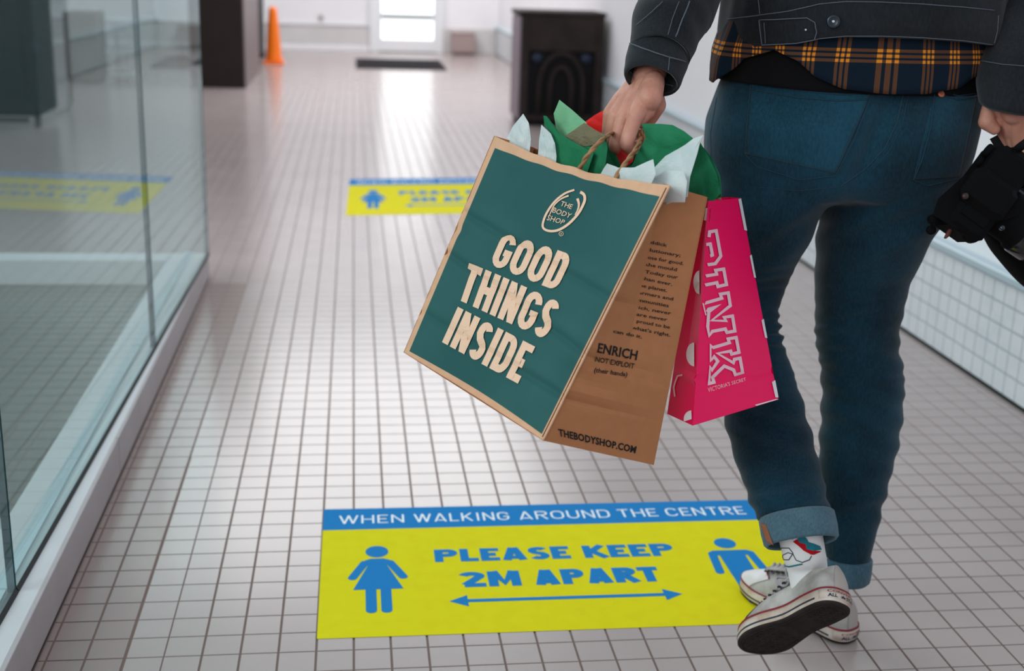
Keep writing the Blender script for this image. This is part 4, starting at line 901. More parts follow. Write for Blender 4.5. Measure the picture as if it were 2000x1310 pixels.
# right hand
H0 = H; H = lambda u, v, D: H0(u, v, D+.055)
hr = chain([H(2010, 160, 1.80), H(1985, 215, 1.775)], [.027, .022])
mr = [H(1942, 228, 1.82), H(1957, 242, 1.815), H(1974, 258, 1.81), H(1992, 276, 1.80)]
for m_, st in zip(mr, [H(1968, 205, 1.785), H(1975, 208, 1.78), H(1984, 212, 1.775), H(1995, 218, 1.77)]): hr += chain([st, m_], [.0155, .0125])
hr += chain([mr[0], H(1930, 212, 1.80), H(1927, 238, 1.80), H(1942, 252, 1.80)], [.0115, .010, .0125, .009])
hr += chain([mr[1], H(1968, 290, 1.835), H(1965, 305, 1.85)], [.011, .0095, .0085])
hr += chain([mr[2], H(1986, 300, 1.82), H(1985, 322, 1.83)], [.011, .0095, .0085])
hr += chain([mr[3], H(2010, 310, 1.79), H(2004, 335, 1.78), H(1996, 348, 1.78)], [.011, .0100, .0095, .0085])
H = H0
hand_r = remesh(hr, .0018, 5, .5)
# body inside the clothes, head above the frame
bd = [loft([ring((.745, 1.865, z), (rx, 0, 0), (0, ry, 0), 30) for z, rx, ry in ((.78, .10, .06), (.84, .16, .085), (.95, .165, .09), (1.05, .15, .085), (1.18, .165, .095), (1.28, .17, .09), (1.35, .13, .07), (1.40, .06, .055))])]
bd += chain([(.745, 1.865, 1.36), (.745, 1.875, 1.46)], [.055, .05])
bd += chain([shL+np.array([.01, 0, .0]), (.50, 1.84, 1.17), (.455, 1.79, 1.10)], [.052, .042, .038])+chain([(.455, 1.79, 1.10), H(1300, 60, 1.74), wristL], [.038, .032, .020])
bd += chain([shR-np.array([.01, 0, 0]), (.985, 1.87, 1.18), (1.005, 1.84, 1.10)], [.050, .040, .034])+chain([(1.005, 1.84, 1.10), H(2018, 60, 1.872), H(1985, 185, 1.855)], [.034, .030, .022])
hipL, hipR = (.64, 1.87, .82), (.84, 1.87, .82)
kn1 = atY(1456, 620, 1.885); kn2 = atY(1676, 660, 1.88); an1 = ank1; an2 = ank2
bd += chain([hipL, kn1, cuff1c-ax1*.01, an1], [.070, .040, .024, .020])+chain([hipR, kn2, A2-np.array([0, 0, -.01]), an2], [.070, .044, .026, .020])
bd.append(loft([ring((.745, 1.885+dy, z), (rx, 0, 0), (0, ry, 0), 24) for z, rx, ry, dy in ((1.44, .02, .03, .03), (1.46, .045, .06, .02), (1.50, .066, .084, .01), (1.56, .074, .092, 0), (1.62, .072, .09, -.005), (1.67, .052, .068, -.01), (1.69, .02, .03, -.01))]))
bd += chain([(.745, 1.975, 1.565), (.745, 1.995, 1.535)], [.009, .012])
for s in (-1, 1): bd += chain([(.745+s*.074, 1.88, 1.57), (.745+s*.078, 1.875, 1.54)], [.012, .009])
body = remesh(bd, .006, 3, .5)
mb = MB(); mb.add(body); mb.add(hand_l); mb.add(hand_r); mb.obj('body', M_SKIN, person, True)
hair = loft([ring((.745, 1.872+dy, z), (rx, 0, 0), (0, ry, 0), 28) for z, rx, ry, dy in ((1.52, .070, .07, -.022), (1.56, .080, .085, -.014), (1.62, .080, .092, -.01), (1.67, .064, .078, -.012), (1.70, .04, .05, -.012), (1.71, .01, .012, -.012))])
mesh_obj('hair', *crumple(hair, .003, 160, 2), M_HAIR, person, True)
for s in (-1, 1): mesh_obj('eye', *capsule((.745+s*.03, 1.963, 1.575), (.745+s*.03, 1.966, 1.575), .009, .008), M_PWHITE, person, True)
mesh_obj('mouth', *tube([(.725, 1.962, 1.505), (.745, 1.968, 1.503), (.765, 1.962, 1.505)], .004, 6), M_RED, person, True)

# socks
sk1c = [cuff1c+ax1*.02, lerp(cuff1c+ax1*.045, an1, .4)]
def sock(pts, rs, name='sock'):
    R = []
    for i, p in enumerate(pts):
        a = pts[max(i-1, 0)]; b = pts[min(i+1, len(pts)-1)]; R.append(axring(p, np.array(b)-np.array(a), rs[i][0], rs[i][1], n=28))
    return mesh_obj(name, *loft(densify(R, 5)), M_SOCK, person, True)
# shoes: local frame, s along heel->toe, w across, n up
def outline(n=72):
    """sole outline (s along 0..L, w) for a left foot, clockwise"""
    L = .262; pts = []
    key = [(0, 0), (.004, .018), (.022, .031), (.06, .0335), (.11, .032), (.16, .040), (.195, .0455), (.225, .041), (.248, .027), (.262, .004), (.257, -.016), (.240, -.032), (.205, -.0435), (.165, -.042), (.115, -.031), (.06, -.0325), (.022, -.030), (.004, -.017)]
    K = [np.array(k) for k in key]; m = len(K)
    for i in range(m):
        p0, p1, p2, p3 = K[i-1], K[i], K[(i+1) % m], K[(i+2) % m]
        for j in range(4): t = j/4; pts.append(.5*((2*p1)+(-p0+p2)*t+(2*p0-5*p1+4*p2-p3)*t*t+(-p0+3*p1-3*p2+p3)*t**3))
    return pts
OUT = outline(); NO = len(OUT); CEN = np.array([.13, 0.])
def shoe(heel, e_s, e_w, e_n, label, mirror=1, bend=0.0, sc=1.0):
    t = empty('shoe', None, label, 'shoe')
    t['category'] = 'shoe'; del t['category']; t.name = 'shoe'; t.parent = person
    es, ew, en = [np.array(x, float)/np.linalg.norm(x)*sc for x in (e_s, e_w, e_n)]
    def Wd(s, w, z):
        # toe spring / flex about the ball
        if s > .185 and bend: a = (s-.185); ca, sa = math.cos(bend), math.sin(bend); s2 = .185+a*ca-z*0*sa; z2 = z*ca+a*sa if False else z+a*math.tan(bend); return np.array(heel)+es*s2+ew*w*mirror+en*z2
        return np.array(heel)+es*s+ew*w*mirror+en*z
    def off(p, d): q = p-CEN*np.array([1, 0])-np.array([0, 0]); v = p-np.array([min(max(p[0], .035), .225), 0]); L = np.linalg.norm(v); return p+v/L*d
    def rg(d, z): return [Wd(*off(p, d), z) for p in OUT]
    fl = mirror < 0
    def mk(name, rings, m, cap=(True, True), par=t, sm=True): return mesh_obj(name, *loft(rings, cap), m, par, sm)
    out = mk('outsole', [rg(-.004, .0), rg(-.0005, .0015), rg(0, .005)], M_SOLE, sm=False)
    mk('foxing', [rg(-.002, .0045), rg(.0005, .006), rg(.0008, .014), rg(-.0005, .029), rg(-.004, .0305)], M_FOX)
    def stripe(z0, z1, d, m, nm): mk(nm, [rg(d-.001, z0), rg(d+.0006, z0+.0006), rg(d+.0006, z1-.0006), rg(d-.001, z1)], m, (False, False))
    stripe(.0265, .0302, .0004, M_RED, 'red_stripe')
    # upper stripe in navy stops before the heel plate
    idx = [i for i, p in enumerate(OUT) if p[0] > .03]; 
    k0 = next(i for i in range(NO) if OUT[i][0] > .028); k1 = max(i for i in range(NO) if OUT[i][0] > .028)
    seg = OUT[k0:k1+1]
    r0 = [Wd(*off(p, .0014), .0105) for p in seg]; r1 = [Wd(*off(p, .0014), .0135) for p in seg]; n_ = len(seg)
    solid(mesh_obj('navy_stripe', r0+r1, [(i, i+1, n_+i+1, n_+i) for i in range(n_-1)], M_NAVY, t, True), .0006)
    # heel plate
    hp = OUT[-k0+1:]+OUT[:k0]; z0, z1 = .009, .026
    hr0 = [Wd(*off(p, .0014), z0) for p in hp]; hr1 = [Wd(*off(p, .0016), z1) for p in hp]; n_ = len(hp)
    hpl = solid(mesh_obj('heel_plate', hr0+hr1, [(i, i+1, n_+i+1, n_+i) for i in range(n_-1)], M_FOX, t, True), .0008)
    def onheel(p, e=.0028):
        x = (p[0] if mirror*1 > 0 else 1-p[0]); x = min(max(x, 0), .9999)*(n_-1); i = int(x); q = lerp(np.array(hp[i]), np.array(hp[i+1]), x-i); return Wd(*off(q, e), z0+(z1-z0)*p[1])
    f1 = fit01(font_mesh('ALL', .03)); f2 = fit01(font_mesh('STAR', .03)); f3 = fit01(font_mesh('CONVERSE', .01, 1.0))
    bx_ = lambda a, b, c, d: (lambda p: (a+(b-a)*p[0], c+(d-c)*p[1]))
    flip = HF[0]
    g = (lambda p: (1-p[0], p[1])) if flip else (lambda p: p)
    decal('heel_lettering', [(f1[0], f1[1], bx_(.16, .36, .12, .48)), (f2[0], f2[1], bx_(.58, .86, .12, .48)), ([(.5, .48), (.47, .36), (.43, .33), (.46, .25), (.44, .12), (.5, .2), (.56, .12), (.54, .25), (.57, .33), (.53, .36)], [(0, 1, 9), (1, 2, 3), (3, 4, 5), (5, 6, 7), (7, 8, 9), (1, 3, 5), (1, 5, 7), (1, 7, 9)], lambda p: p)], lambda p: onheel(g(p)), M_NAVY, t)
    decal('heel_script', [(f3[0], f3[1], bx_(.15, .85, .60, .86))], lambda p: onheel(g(p)), M_RED, t)
    # upper
    def opening(p):   # collar curve for an outline point
        s, w = p; an = math.atan2(w, s-.115); so = .066+.052*math.cos(an)*(1.0 if math.cos(an) < 0 else 1.25); wo = .027*math.sin(an)*(1 if s < .115 else .62); return so, wo
    def up_pt(p, v, d=0):
        so, wo = opening(p); front_ = max(0, (p[0]-.10)/.16); zt = .072+.012*front_ if p[0] < .10 else .074+.010*min(front_, 1)
        b = off(p, -.0025+d)
        back = max(0, 1-p[0]/.09)
        if p[0] < .13: hv = v; e = v**1.6
        else:
            k = min(1, (p[0]-.13)/.10); hv = v**(1-.35*k); e = v**(1.6-.75*k) if v > 0 else 0
        s = b[0]*(1-e)+so*e; w = b[1]*(1-e)+wo*e; L = max(0, (b[0]-.13)/.13)
        zz = .029+(zt-.029)*(hv*(1-L*.30*(1-v)))
        if p[0] < .13: zz += back*.006*v
        bulge = .004*math.sin(PI*v)
        return Wd(s+(0 if p[0] > .03 else -.001*bulge), w*(1+.12*math.sin(PI*v)), zz+bulge+d)
    nv = 14; rings = [[up_pt(p, j/nv) for p in OUT] for j in range(nv+1)]
    inner = [[Wd(opening(p)[0]*.97+.003, opening(p)[1]*.9, .074+.004*max(0, (p[0]-.1)/.16)-.006) for p in OUT]]
    mk('upper', rings, M_CANVAS, (False, False))
    mk('collar_lining', [rings[-1], inner[0]], M_CANVAS, (False, False)); mk('insole', [[Wd(p[0]*.5+.01, p[1]*.6, .045) for p in OUT], [Wd(p[0]*.5+.01, p[1]*.6, .047) for p in OUT]], M_CANVAS)
    # heel strip
    hs = [Wd(0, 0, 0)]; st = []
    for j in range(nv+1):
        v = j/nv; a = [up_pt(OUT[i % NO], v, .0012) for i in (-3, -2, -1, 0, 1, 2, 3)]; st += a
    mesh_obj('heel_strip', st, [(j*7+i, j*7+i+1, j*7+8+i, j*7+7+i) for j in range(nv) for i in range(6)], mat('heel_strip_canvas', (.42, .37, .35), .9, bump=(700, .4, .0006)) if 'heel_strip_canvas' not in bpy.data.materials else bpy.data.materials['heel_strip_canvas'], t, True)
    # toe cap
    ti = [i for i, p in enumerate(OUT) if p[0] > .212]; kv = 6; tv = []
    for j in range(kv+1):
        for i in ti: tv.append(up_pt(OUT[i], j/kv*.40, .0016))
    m_ = len(ti); mesh_obj('toe_cap', tv, [(j*m_+i, j*m_+i+1, (j+1)*m_+i+1, (j+1)*m_+i) for j in range(kv) for i in range(m_-1)], M_CAP, t, True)
    mesh_obj('toe_piping', *tube([up_pt(OUT[i], .40, .0022) for i in ti], .0013, 6), M_RED, t, True)
    # tongue and laces
    def cz(s): # height of the upper on its centre line
        f = (s-.131)/(.262-.131); v = 1-f; return .030+(.084-.030)*(max(v, 0)**.72)+.004
    tg = []
    for j in range(9):
        s = .20-.085*j/8; 
        for i in range(-4, 5): w = i/4*.017; tg.append(Wd(s, w, (cz(s) if s > .131 else .088+(.131-s)*.35)+.001-.10*w*w/.017))
    solid(mesh_obj('tongue', tg, [(j*9+i, j*9+i+1, j*9+10+i, j*9+9+i) for j in range(8) for i in range(8)], M_CANVAS, t, True), .0015)
    for k in range(6):
        s = .195-.012*k; w0 = .019-.0006*k
        P_ = [Wd(s+(.012*x if k % 1 == 0 else 0), w0*x, cz(s)+.0035-.006*x*x) for x in np.linspace(-1, 1, 9)]; mesh_obj('lace', *tube(P_, .0022, 6), M_LACE, t, True)
        for x in (-1, 1): mesh_obj('eyelet', *loft([ring(Wd(s, w0*x*1.08, cz(s)-.0035+h), es*r, ew*r, 12) for r, h in ((.003, .0), (.003, .0022), (.0015, .0022))]), M_BUTTON, t, True)
    for sgn, ph in ((1, 0), (-1, .6)):
        P_ = [Wd(.133+.012*math.sin(a), sgn*(.006+.024*math.sin(a/2)), .094+.012*math.sin(a)+.004*ph-.018*math.sin(a/2)) for a in np.linspace(0, 2*PI, 22)]
        mesh_obj('lace_bow', *tube(P_, .0019, 6), M_LACE, t, True)
    # tread
    td = MB()
    for s in np.arange(.15, .245, .014):
        for w in np.arange(-.028, .03, .014):
            q = min(max(s, .035), .225)
            if abs(w) < .030*(1 if s < .22 else .6): td.add(tube([Wd(s-.004, w, -.0006), Wd(s, w+.004, -.0006), Wd(s+.004, w, -.0006), Wd(s, w-.004, -.0006)], .0010, 5, closed=True))
    for s in np.arange(.02, .075, .012):
        for w in (-.014, 0, .014): td.add(tube([Wd(s-.003, w, -.0006), Wd(s, w+.004, -.0006), Wd(s+.003, w, -.0006), Wd(s, w-.004, -.0006)], .0010, 5, closed=True))
    td.add(tube([Wd(*off(p, -.008), -.0004) for p in OUT], .0009, 5, closed=True))
    o = td.obj('tread', M_SOLE, t, True); o['kind'] = 'stuff'
    return t, Wd
HF = [False]
sh1, W1 = shoe(heel1, S1, Wv1, N1, 'left shoe lifted with its dark sole showing', 1, 0, SC1)
sh2, W2 = shoe(heel2, S2, Wv2, (0, 0, 1), 'right shoe flat on the tiles, toe turned to the left', 1, 0, SC2)
an1s, an2s = ank1, ank2
sock1 = sock([cuff1c+ax1*.0, lerp(cuff1c+ax1*.02, an1s, .45), an1s+(cuff1c-an1s)*.12, W1(.088, 0, .05)], [(.034, .032), (.032, .030), (.030, .030), (.024, .026)])
sock2 = sock([A2-np.array([0, 0, -.01]), lerp(A2, an2s, .5), an2s, W2(.066, 0, .06)], [(.034, .034), (.032, .032), (.028, .030), (.024, .028)])
KS = bvh(sock1)
def zz(x, y): return (1430+x/5.038, 1040+y/5.038)
def sockart(name, polys, m): decal(name, [([zz(*p) for p in pl], [tuple(range(len(pl)))], lambda p: p) for pl in polys], lambda p: cast(KS, p[0], p[1], .0012), m, sock1)
sockart('red_motif', [[(598, 85), (640, 60), (660, 95), (655, 130)], [(655, 130), (660, 95), (720, 110), (730, 160), (705, 175)], [(705, 175), (730, 160), (800, 175), (800, 215), (770, 212)], [(800, 215), (800, 175), (870, 178), (860, 190)]], M_SRED)
sockart('teal_motif', [[(640, 55), (700, 18), (735, 60), (660, 95)], [(660, 95), (735, 60), (750, 90), (800, 105), (730, 160)], [(730, 160), (800, 105), (860, 130), (875, 165), (800, 178)]], M_STEAL)
sockart('cyan_motif', [[(470, 325), (560, 345), (540, 400), (500, 420)], [(560, 345), (680, 318), (640, 370), (540, 440), (520, 430), (540, 400)]], M_SCYAN)
def sline(pts, r=.0007, m=M_NAVY): jline('drawn_line', [zz(*p) for p in pts], r, m, KS, sock1, off=.0006)
sline([(450, 190), (490, 150), (560, 150), (600, 200), (560, 265), (500, 265), (500, 220), (550, 195), (600, 210), (630, 270), (690, 290), (760, 265), (780, 225)]); sline([(468, 318), (560, 332), (690, 305)], .0012, M_STEAL); sline([(520, 10), (600, 60)], .0014, M_STEAL)
K2 = bvh(sock2); jline('drawn_line', [zz(1190, 500), (1665.5, 1158), zz(1140, 640), zz(1160, 690)], .0006, M_NAVY, K2, sock2, off=.0006); jline('drawn_line', [zz(1090, 500), zz(1140, 500), zz(1185, 485)], .0006, M_NAVY, K2, sock2, off=.0006)

# ---------------------------------------------------------------- handles of the brown bag
def crv(pts, k=8):
    A = [np.array(p, float) for p in pts]; out = []; m = len(A)
    for i in range(m-1):
        p0, p1, p2, p3 = A[max(i-1, 0)], A[i], A[i+1], A[min(i+2, m-1)]
        for j in range(k): t = j/k; out.append(.5*((2*p1)+(-p0+p2)*t+(2*p0-5*p1+4*p2-p3)*t*t+(-p0+3*p1-3*p2+p3)*t**3))
    out.append(A[-1]); return out
def rope(name, pts, r=.0026, par=None):
    c = crv(pts, 10); L = MB()
    for ph in (0, PI):      # two twisted strands
        s = []; prev = None
        for i, p in enumerate(c):
            t = c[min(i+1, len(c)-1)]-c[max(i-1, 0)]; t /= np.linalg.norm(t)+1e-9; x = np.cross(t, (0.1, 1, .2)); x /= np.linalg.norm(x); y = np.cross(t, x); a = i*.55+ph
            s.append(p+(x*math.cos(a)+y*math.sin(a))*r*.45)
        L.add(tube(s, r*.72, 7))
    return L.obj(name, M_ROPE, par, True)
rope('handle', [front(.497, .10, -.012), front(.497, .01, -.008), H(1152, 298, 1.565), H(1183, 268, 1.605), H(1206, 256, 1.70), H(1232, 258, 1.668), H(1250, 268, 1.652), H(1243, 290, 1.61), H(1222, 318, 1.565), front(.70, .01, -.008), front(.70, .10, -.012)], .0030, bag)
def back(s, t): return lerp(lerp(P['TLb'], P['TRb'], s), lerp(P['BLb'], P['BRb'], s), t)
rope('handle', [back(.3, .1), back(.3, 0), H(1195, 290, 1.74), H(1215, 258, 1.69), H(1245, 255, 1.68), H(1262, 275, 1.66), H(1262, 300, 1.66), back(.72, 0), back(.72, .1)], .0030, bag)
for off_ in (0, 6): rope('handle', [H(1252+off_, 252, 1.665), H(1258+off_, 275, 1.66), H(1250+off_, 300, 1.67), H(1244+off_, 330, 1.68)], .0022, bag)

# ---------------------------------------------------------------- pink bag
pb = empty('paper_bag', None, 'hot pink paper shopping bag with white lettering behind the brown bag', 'bag')
Q = dict(TL=atD(1383, 392, 1.635), TR=atD(1446, 387, 1.79), BR=atD(1520, 780, 1.745), BL=atD(1353, 831, 1.60))
g = atD(1303, 808, 1.665)-Q['BL']; EMP.append((pb, tuple(Q['BL'])))
Q['BLb'] = Q['BL']+g; Q['BRb'] = Q['BR']+g; Q['TLb'] = Q['TL']+g*.55+(Q['TR']-Q['TL'])*.12; Q['TRb'] = Q['TR']+g*.45
def pf(s, t, off=0):
    p = lerp(lerp(Q['TL'], Q['TR'], s), lerp(Q['BL'], Q['BR'], s), t); n_ = np.cross(Q['TR']-Q['TL'], Q['BL']-Q['TL']); n_ /= np.linalg.norm(n_)
    if n_@(CP-p) < 0: n_ = -n_
    c = -.003*math.exp(-((t-.80-.06*s)/.01)**2)+.004*math.sin(PI*s)*math.sin(PI*t)
    return p+n_*(c+off)
mesh_obj('front_panel', *grid(pf, 0, 1, 0, 1, 30, 60), M_PINK, pb, True)
def pg(s, t):
    a, b = pf(0, t), lerp(Q['TLb'], Q['BLb'], t); m = (a+b)/2+(Q['TR']-Q['TL'])*.16*max(0, 1-t/.8); return lerp(a, m, 2*s) if s < .5 else lerp(m, b, 2*s-1)
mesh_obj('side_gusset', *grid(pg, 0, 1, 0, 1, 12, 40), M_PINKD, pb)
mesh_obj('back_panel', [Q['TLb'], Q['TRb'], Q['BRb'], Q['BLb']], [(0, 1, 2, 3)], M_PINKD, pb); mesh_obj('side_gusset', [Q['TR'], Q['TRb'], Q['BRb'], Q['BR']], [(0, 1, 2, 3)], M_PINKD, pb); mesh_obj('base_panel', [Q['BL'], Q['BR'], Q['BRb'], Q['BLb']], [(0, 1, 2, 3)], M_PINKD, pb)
gg = grid(pf, 0, 1, 0, 1, 30, 60); PB = BVHTree.FromPolygons([tuple(v) for v in gg[0]], gg[1]); gg = grid(pg, 0, 1, 0, 1, 12, 40); PGB = BVHTree.FromPolygons([tuple(v) for v in gg[0]], gg[1])
def onp(p): return cast(PB, p[0], p[1], .0009)
def c3p(pl): return [c3(*p) for p in pl]
def outl(pl, w=11, closed=True):
    pts = np.array(c3p(pl)); return (*subdiv(thicken([tuple(p) for p in pts], w/2.673, w/2.673, closed), .15), lambda p: p)
# block letters turned on their side, outlined in white (P is cut by the fold of the bag)
Pl = [(672, 255), (672, 240), (720, 237), (745, 370), (712, 420), (655, 418), ]
def cA(x, y): return (1330+x/7.28, 430+y/7.28)
LETT = [
 [(390, 240), (398, 165), (490, 150), (556, 510), (478, 618), (312, 640)], [(350, 345), (408, 338), (438, 495), (405, 508), (328, 520)],
 [(292, 800), (498, 768), (480, 712), (598, 695), (638, 915), (515, 943), (500, 888), (292, 930), (262, 1010)],
 [(300, 1118), (335, 1178), (572, 1110), (550, 1050), (662, 1033), (692, 1215), (425, 1425), (632, 1432), (602, 1380), (722, 1362), (757, 1575), (645, 1595), (622, 1545), (435, 1580), (392, 1640), (370, 1510), (385, 1300)],
 [(x, y+1238) for x, y in [(440, 575), (680, 503), (660, 448), (775, 430), (815, 640), (712, 665), (698, 622), (510, 655), (735, 790), (748, 740), (832, 722), (868, 928), (765, 960), (740, 890), (605, 835), (440, 990), (462, 1065), (392, 1085), (405, 850), (430, 890), (515, 765), (462, 700), (412, 755), (412, 545), (440, 575)]],
]
def outA(pl, w): return (*subdiv(thicken([cA(*p) for p in pl], w, w), .15), lambda p: p)
arts = [outA(pl, 6.2) for pl in LETT]+[outA([(288, 1120), (345, 1350)], 2.5), ([cA(372, 1245), cA(570, 1190), cA(386, 1330), cA(345, 1290)], [(0, 1, 2), (0, 2, 3)], lambda p: p)]
decal('block_lettering', arts, onp, M_PPALE, pb)
fm = fit01(font_mesh("VICTORIA'S SECRET", .0, 1.05)); decal('small_lettering', [(fm[0], fm[1], quadmap([(1381, 757), (1455, 737), (1456, 743), (1382, 766)]))], onp, M_PPALE, pb)
def hd_(c, r, a0, a1, B, name='white_dot'):
    v = [c3(*c)]+[c3(c[0]+r[0]*math.cos(a), c[1]+r[1]*math.sin(a)) for a in np.linspace(a0, a1, 14)]; decal(name, [(v, [(0, i, i+1) for i in range(1, 14)], lambda p: p)], lambda p: cast(B, p[0], p[1], .0012), M_PWHITE, pb)
hd_((608, 888), (42, 62), PI/2, 3*PI/2, PGB); hd_((595, 1225), (42, 45), PI/2, 3*PI/2+.2, PGB); hd_((636, 512), (34, 62), PI/2, 3*PI/2, PGB)
for pl in ([(664, 125), (686, 125), (680, 195), (655, 188)],): decal('white_dot', [(c3p(pl), [(0, 1, 2, 3)], lambda p: p)], lambda p: (lambda a: a if a is not None else cast(PGB, p[0], p[1], .0012))(cast(PB, p[0], p[1], .0012)), M_PWHITE, pb)
for (ta, tb_), w_ in (((.0, .165), .10), ((.78*0+.40*0+.285*1, .402), .06), ((.605, .70), .05), ((.905, .99), .05)):
    mesh_obj('white_dot', [pf(1-w_, ta+.004, .0012), pf(.998, ta, .0012), pf(.998, tb_, .0012), pf(1-w_*.8, tb_-.006, .0012)], [(0, 3, 2, 1)], M_PWHITE, pb)
mesh_obj('white_dot', [pf(.96, .993, .0012), pf(.70, .99, .0012), pf(.72, .997, .0012), pf(.998, .998, .0012)], [(0, 1, 2, 3)], M_PWHITE, pb)
decal('gusset_print', [(*thicken([c3(545, 995), c3(520, 1000), c3(508, 1030), c3(500, 1060), c3(506, 1108)], 3, 3), lambda p: p)], lambda p: cast(PGB, p[0], p[1], .001), M_PPALE, pb)
rope('handle', [lerp(Q['TL'], Q['TR'], .35), H(1380, 350, 1.70), H(1310, 280, 1.69), H(1262, 250, 1.69), H(1245, 256, 1.69), H(1290, 300, 1.73), lerp(Q['TLb'], Q['TRb'], .6)], .0022, pb)

# ---------------------------------------------------------------- tissue paper
def sheet(pts, m, label, seed, group=None, rows=None, crease=.007, sub=4):
    """fan-shaped folded sheet: pts (u, v, depth) round the outline, triangulated from a raised centre and subdivided with creases"""
    import bmesh
    P_ = [np.array(H(*p)) for p in pts]; c = sum(P_)/len(P_)
    bm = bmesh.new(); vs = [bm.verts.new(p) for p in P_]; cv = bm.verts.new(c+np.array([0, -.006, .0])); n_ = len(vs)
    for i in range(n_): bm.faces.new((vs[i], vs[(i+1) % n_], cv))
    bmesh.ops.subdivide_edges(bm, edges=bm.edges[:], cuts=4, use_grid_fill=True); bmesh.ops.triangulate(bm, faces=bm.faces[:])
    R = np.random.RandomState(seed); k1, k2, k3 = R.randn(3, 3)*75; ph = R.rand(3)*6
    me = bpy.data.meshes.new('tissue_sheet')
    nrm = np.array([-.3, -.9, .25])
    bd_ = {v.index for v in bm.verts if v.is_boundary}
    for v in bm.verts:
        p = np.array(v.co); a = abs(math.sin(p@k1+ph[0]))*.6+abs(math.sin(p@k2+ph[1]))*.4-.5; a *= crease*(.35 if v.is_boundary else 1); v.co = Vector(p+nrm*a)
    bm.to_mesh(me); bm.free(); me.materials.append(m); o = bpy.data.objects.new('tissue_sheet', me); COL.objects.link(o)
    md = o.modifiers.new('thickness', 'SOLIDIFY'); md.thickness = .0004
    return finish(o, None, label, 'tissue paper', 'tissue sheets in the brown bag')
def dd(u, o=.05): return 1.7163-.2564*(u-965)/343+o
S = lambda L, o=.05: [(u_, v_, dd(u_, o)+(L_[2] if len(L_) > 2 else 0)) for L_ in L for u_, v_ in [L_[:2]]]
sheet(S([(989, 272), (1003, 246), (1022, 222), (1033, 240), (1037, 272), (1035, 296), (1030, 340), (1000, 330)], .03), M_TWHITE, 'white tissue tip at the left end of the brown bag', 1)
sheet(S([(1051, 304), (1054, 270), (1058, 244), (1076, 261), (1084, 280), (1087, 306), (1085, 350), (1055, 345)], .02), M_TWHITE, 'small white tissue tip between the white left tip and the dark green sheet', 2)
sheet(S([(1062, 226), (1068, 227), (1095, 262), (1130, 282), (1160, 300), (1140, 360), (1085, 345), (1085, 290), (1078, 262), (1064, 245)], .035), M_TGREEN, 'green tissue with a thin pointed tip beside the small white tip', 3)
sheet(S([(1082, 222), (1093, 195), (1118, 215), (1146, 240), (1140, 275), (1108, 290), (1088, 258)], .06), M_TLIGHT, 'pale green tissue spike standing highest above the brown bag', 4)
sheet(S([(1140, 241), (1160, 226), (1178, 216), (1200, 226), (1206, 262), (1185, 276), (1150, 268)], .17), M_TRED, 'bright red tissue corner left of the fist', 5)
sheet(S([(1142, 240), (1165, 255), (1188, 266), (1165, 282), (1128, 288), (1100, 268), (1122, 254)], .045), M_TBROWN, 'brownish overlap of green and red tissue left of the fist', 6)
sheet(S([(1083, 312), (1110, 290), (1150, 278), (1184, 265), (1187, 290), (1182, 325), (1172, 345), (1168, 372), (1110, 360)], .05), M_TGREEN, 'dark green tissue flap under the left rope handle', 7)
sheet(S([(1178, 262), (1200, 278), (1228, 290), (1256, 310), (1240, 350), (1215, 372), (1175, 360), (1172, 335)], .145), M_TGREEN, 'dark green tissue below the fist between the rope handles', 8)
sheet(S([(1198, 284), (1215, 280), (1240, 298), (1236, 316), (1218, 330), (1206, 308)], .135), M_TRED, 'red tissue scrap right under the curled fingers', 9)
sheet(S([(1254, 242), (1290, 242), (1314, 244), (1336, 256), (1356, 272), (1340, 300), (1300, 330), (1250, 345), (1225, 345), (1245, 300), (1262, 268)], .12), M_TGREEN, 'large green tissue sheet right of the fist', 10)
sheet(S([(1352, 272), (1368, 278), (1385, 308), (1400, 340), (1408, 378), (1395, 392), (1370, 392), (1338, 380), (1340, 330)], .17), M_TGREEN, 'dark green tissue bulging above the pink bag', 11)
sheet(S([(1356, 268), (1376, 290), (1392, 310), (1407, 345), (1410, 384), (1392, 392), (1385, 340)], .19), M_TGREEN, 'outermost dark green tissue edge next to the hip', 12)
sheet(S([(1172, 342), (1180, 328), (1186, 319), (1208, 328), (1240, 327), (1276, 311), (1281, 340), (1262, 380), (1220, 380), (1180, 365)], .025), M_TWHITE, 'white tissue flap behind the right rope handle', 13)
sheet(S([(1276, 330), (1300, 305), (1340, 282), (1356, 270), (1374, 264), (1368, 276), (1362, 300), (1348, 345), (1343, 384), (1300, 400), (1270, 385)], .085), M_TWHITE, 'long white tissue peak pointing up at the hip', 14)
sheet(S([(1264, 362), (1280, 345), (1302, 333), (1335, 334), (1342, 355), (1338, 395), (1290, 395)], .06), M_TWHITE, 'folded white tissue at the right corner of the brown bag', 15)

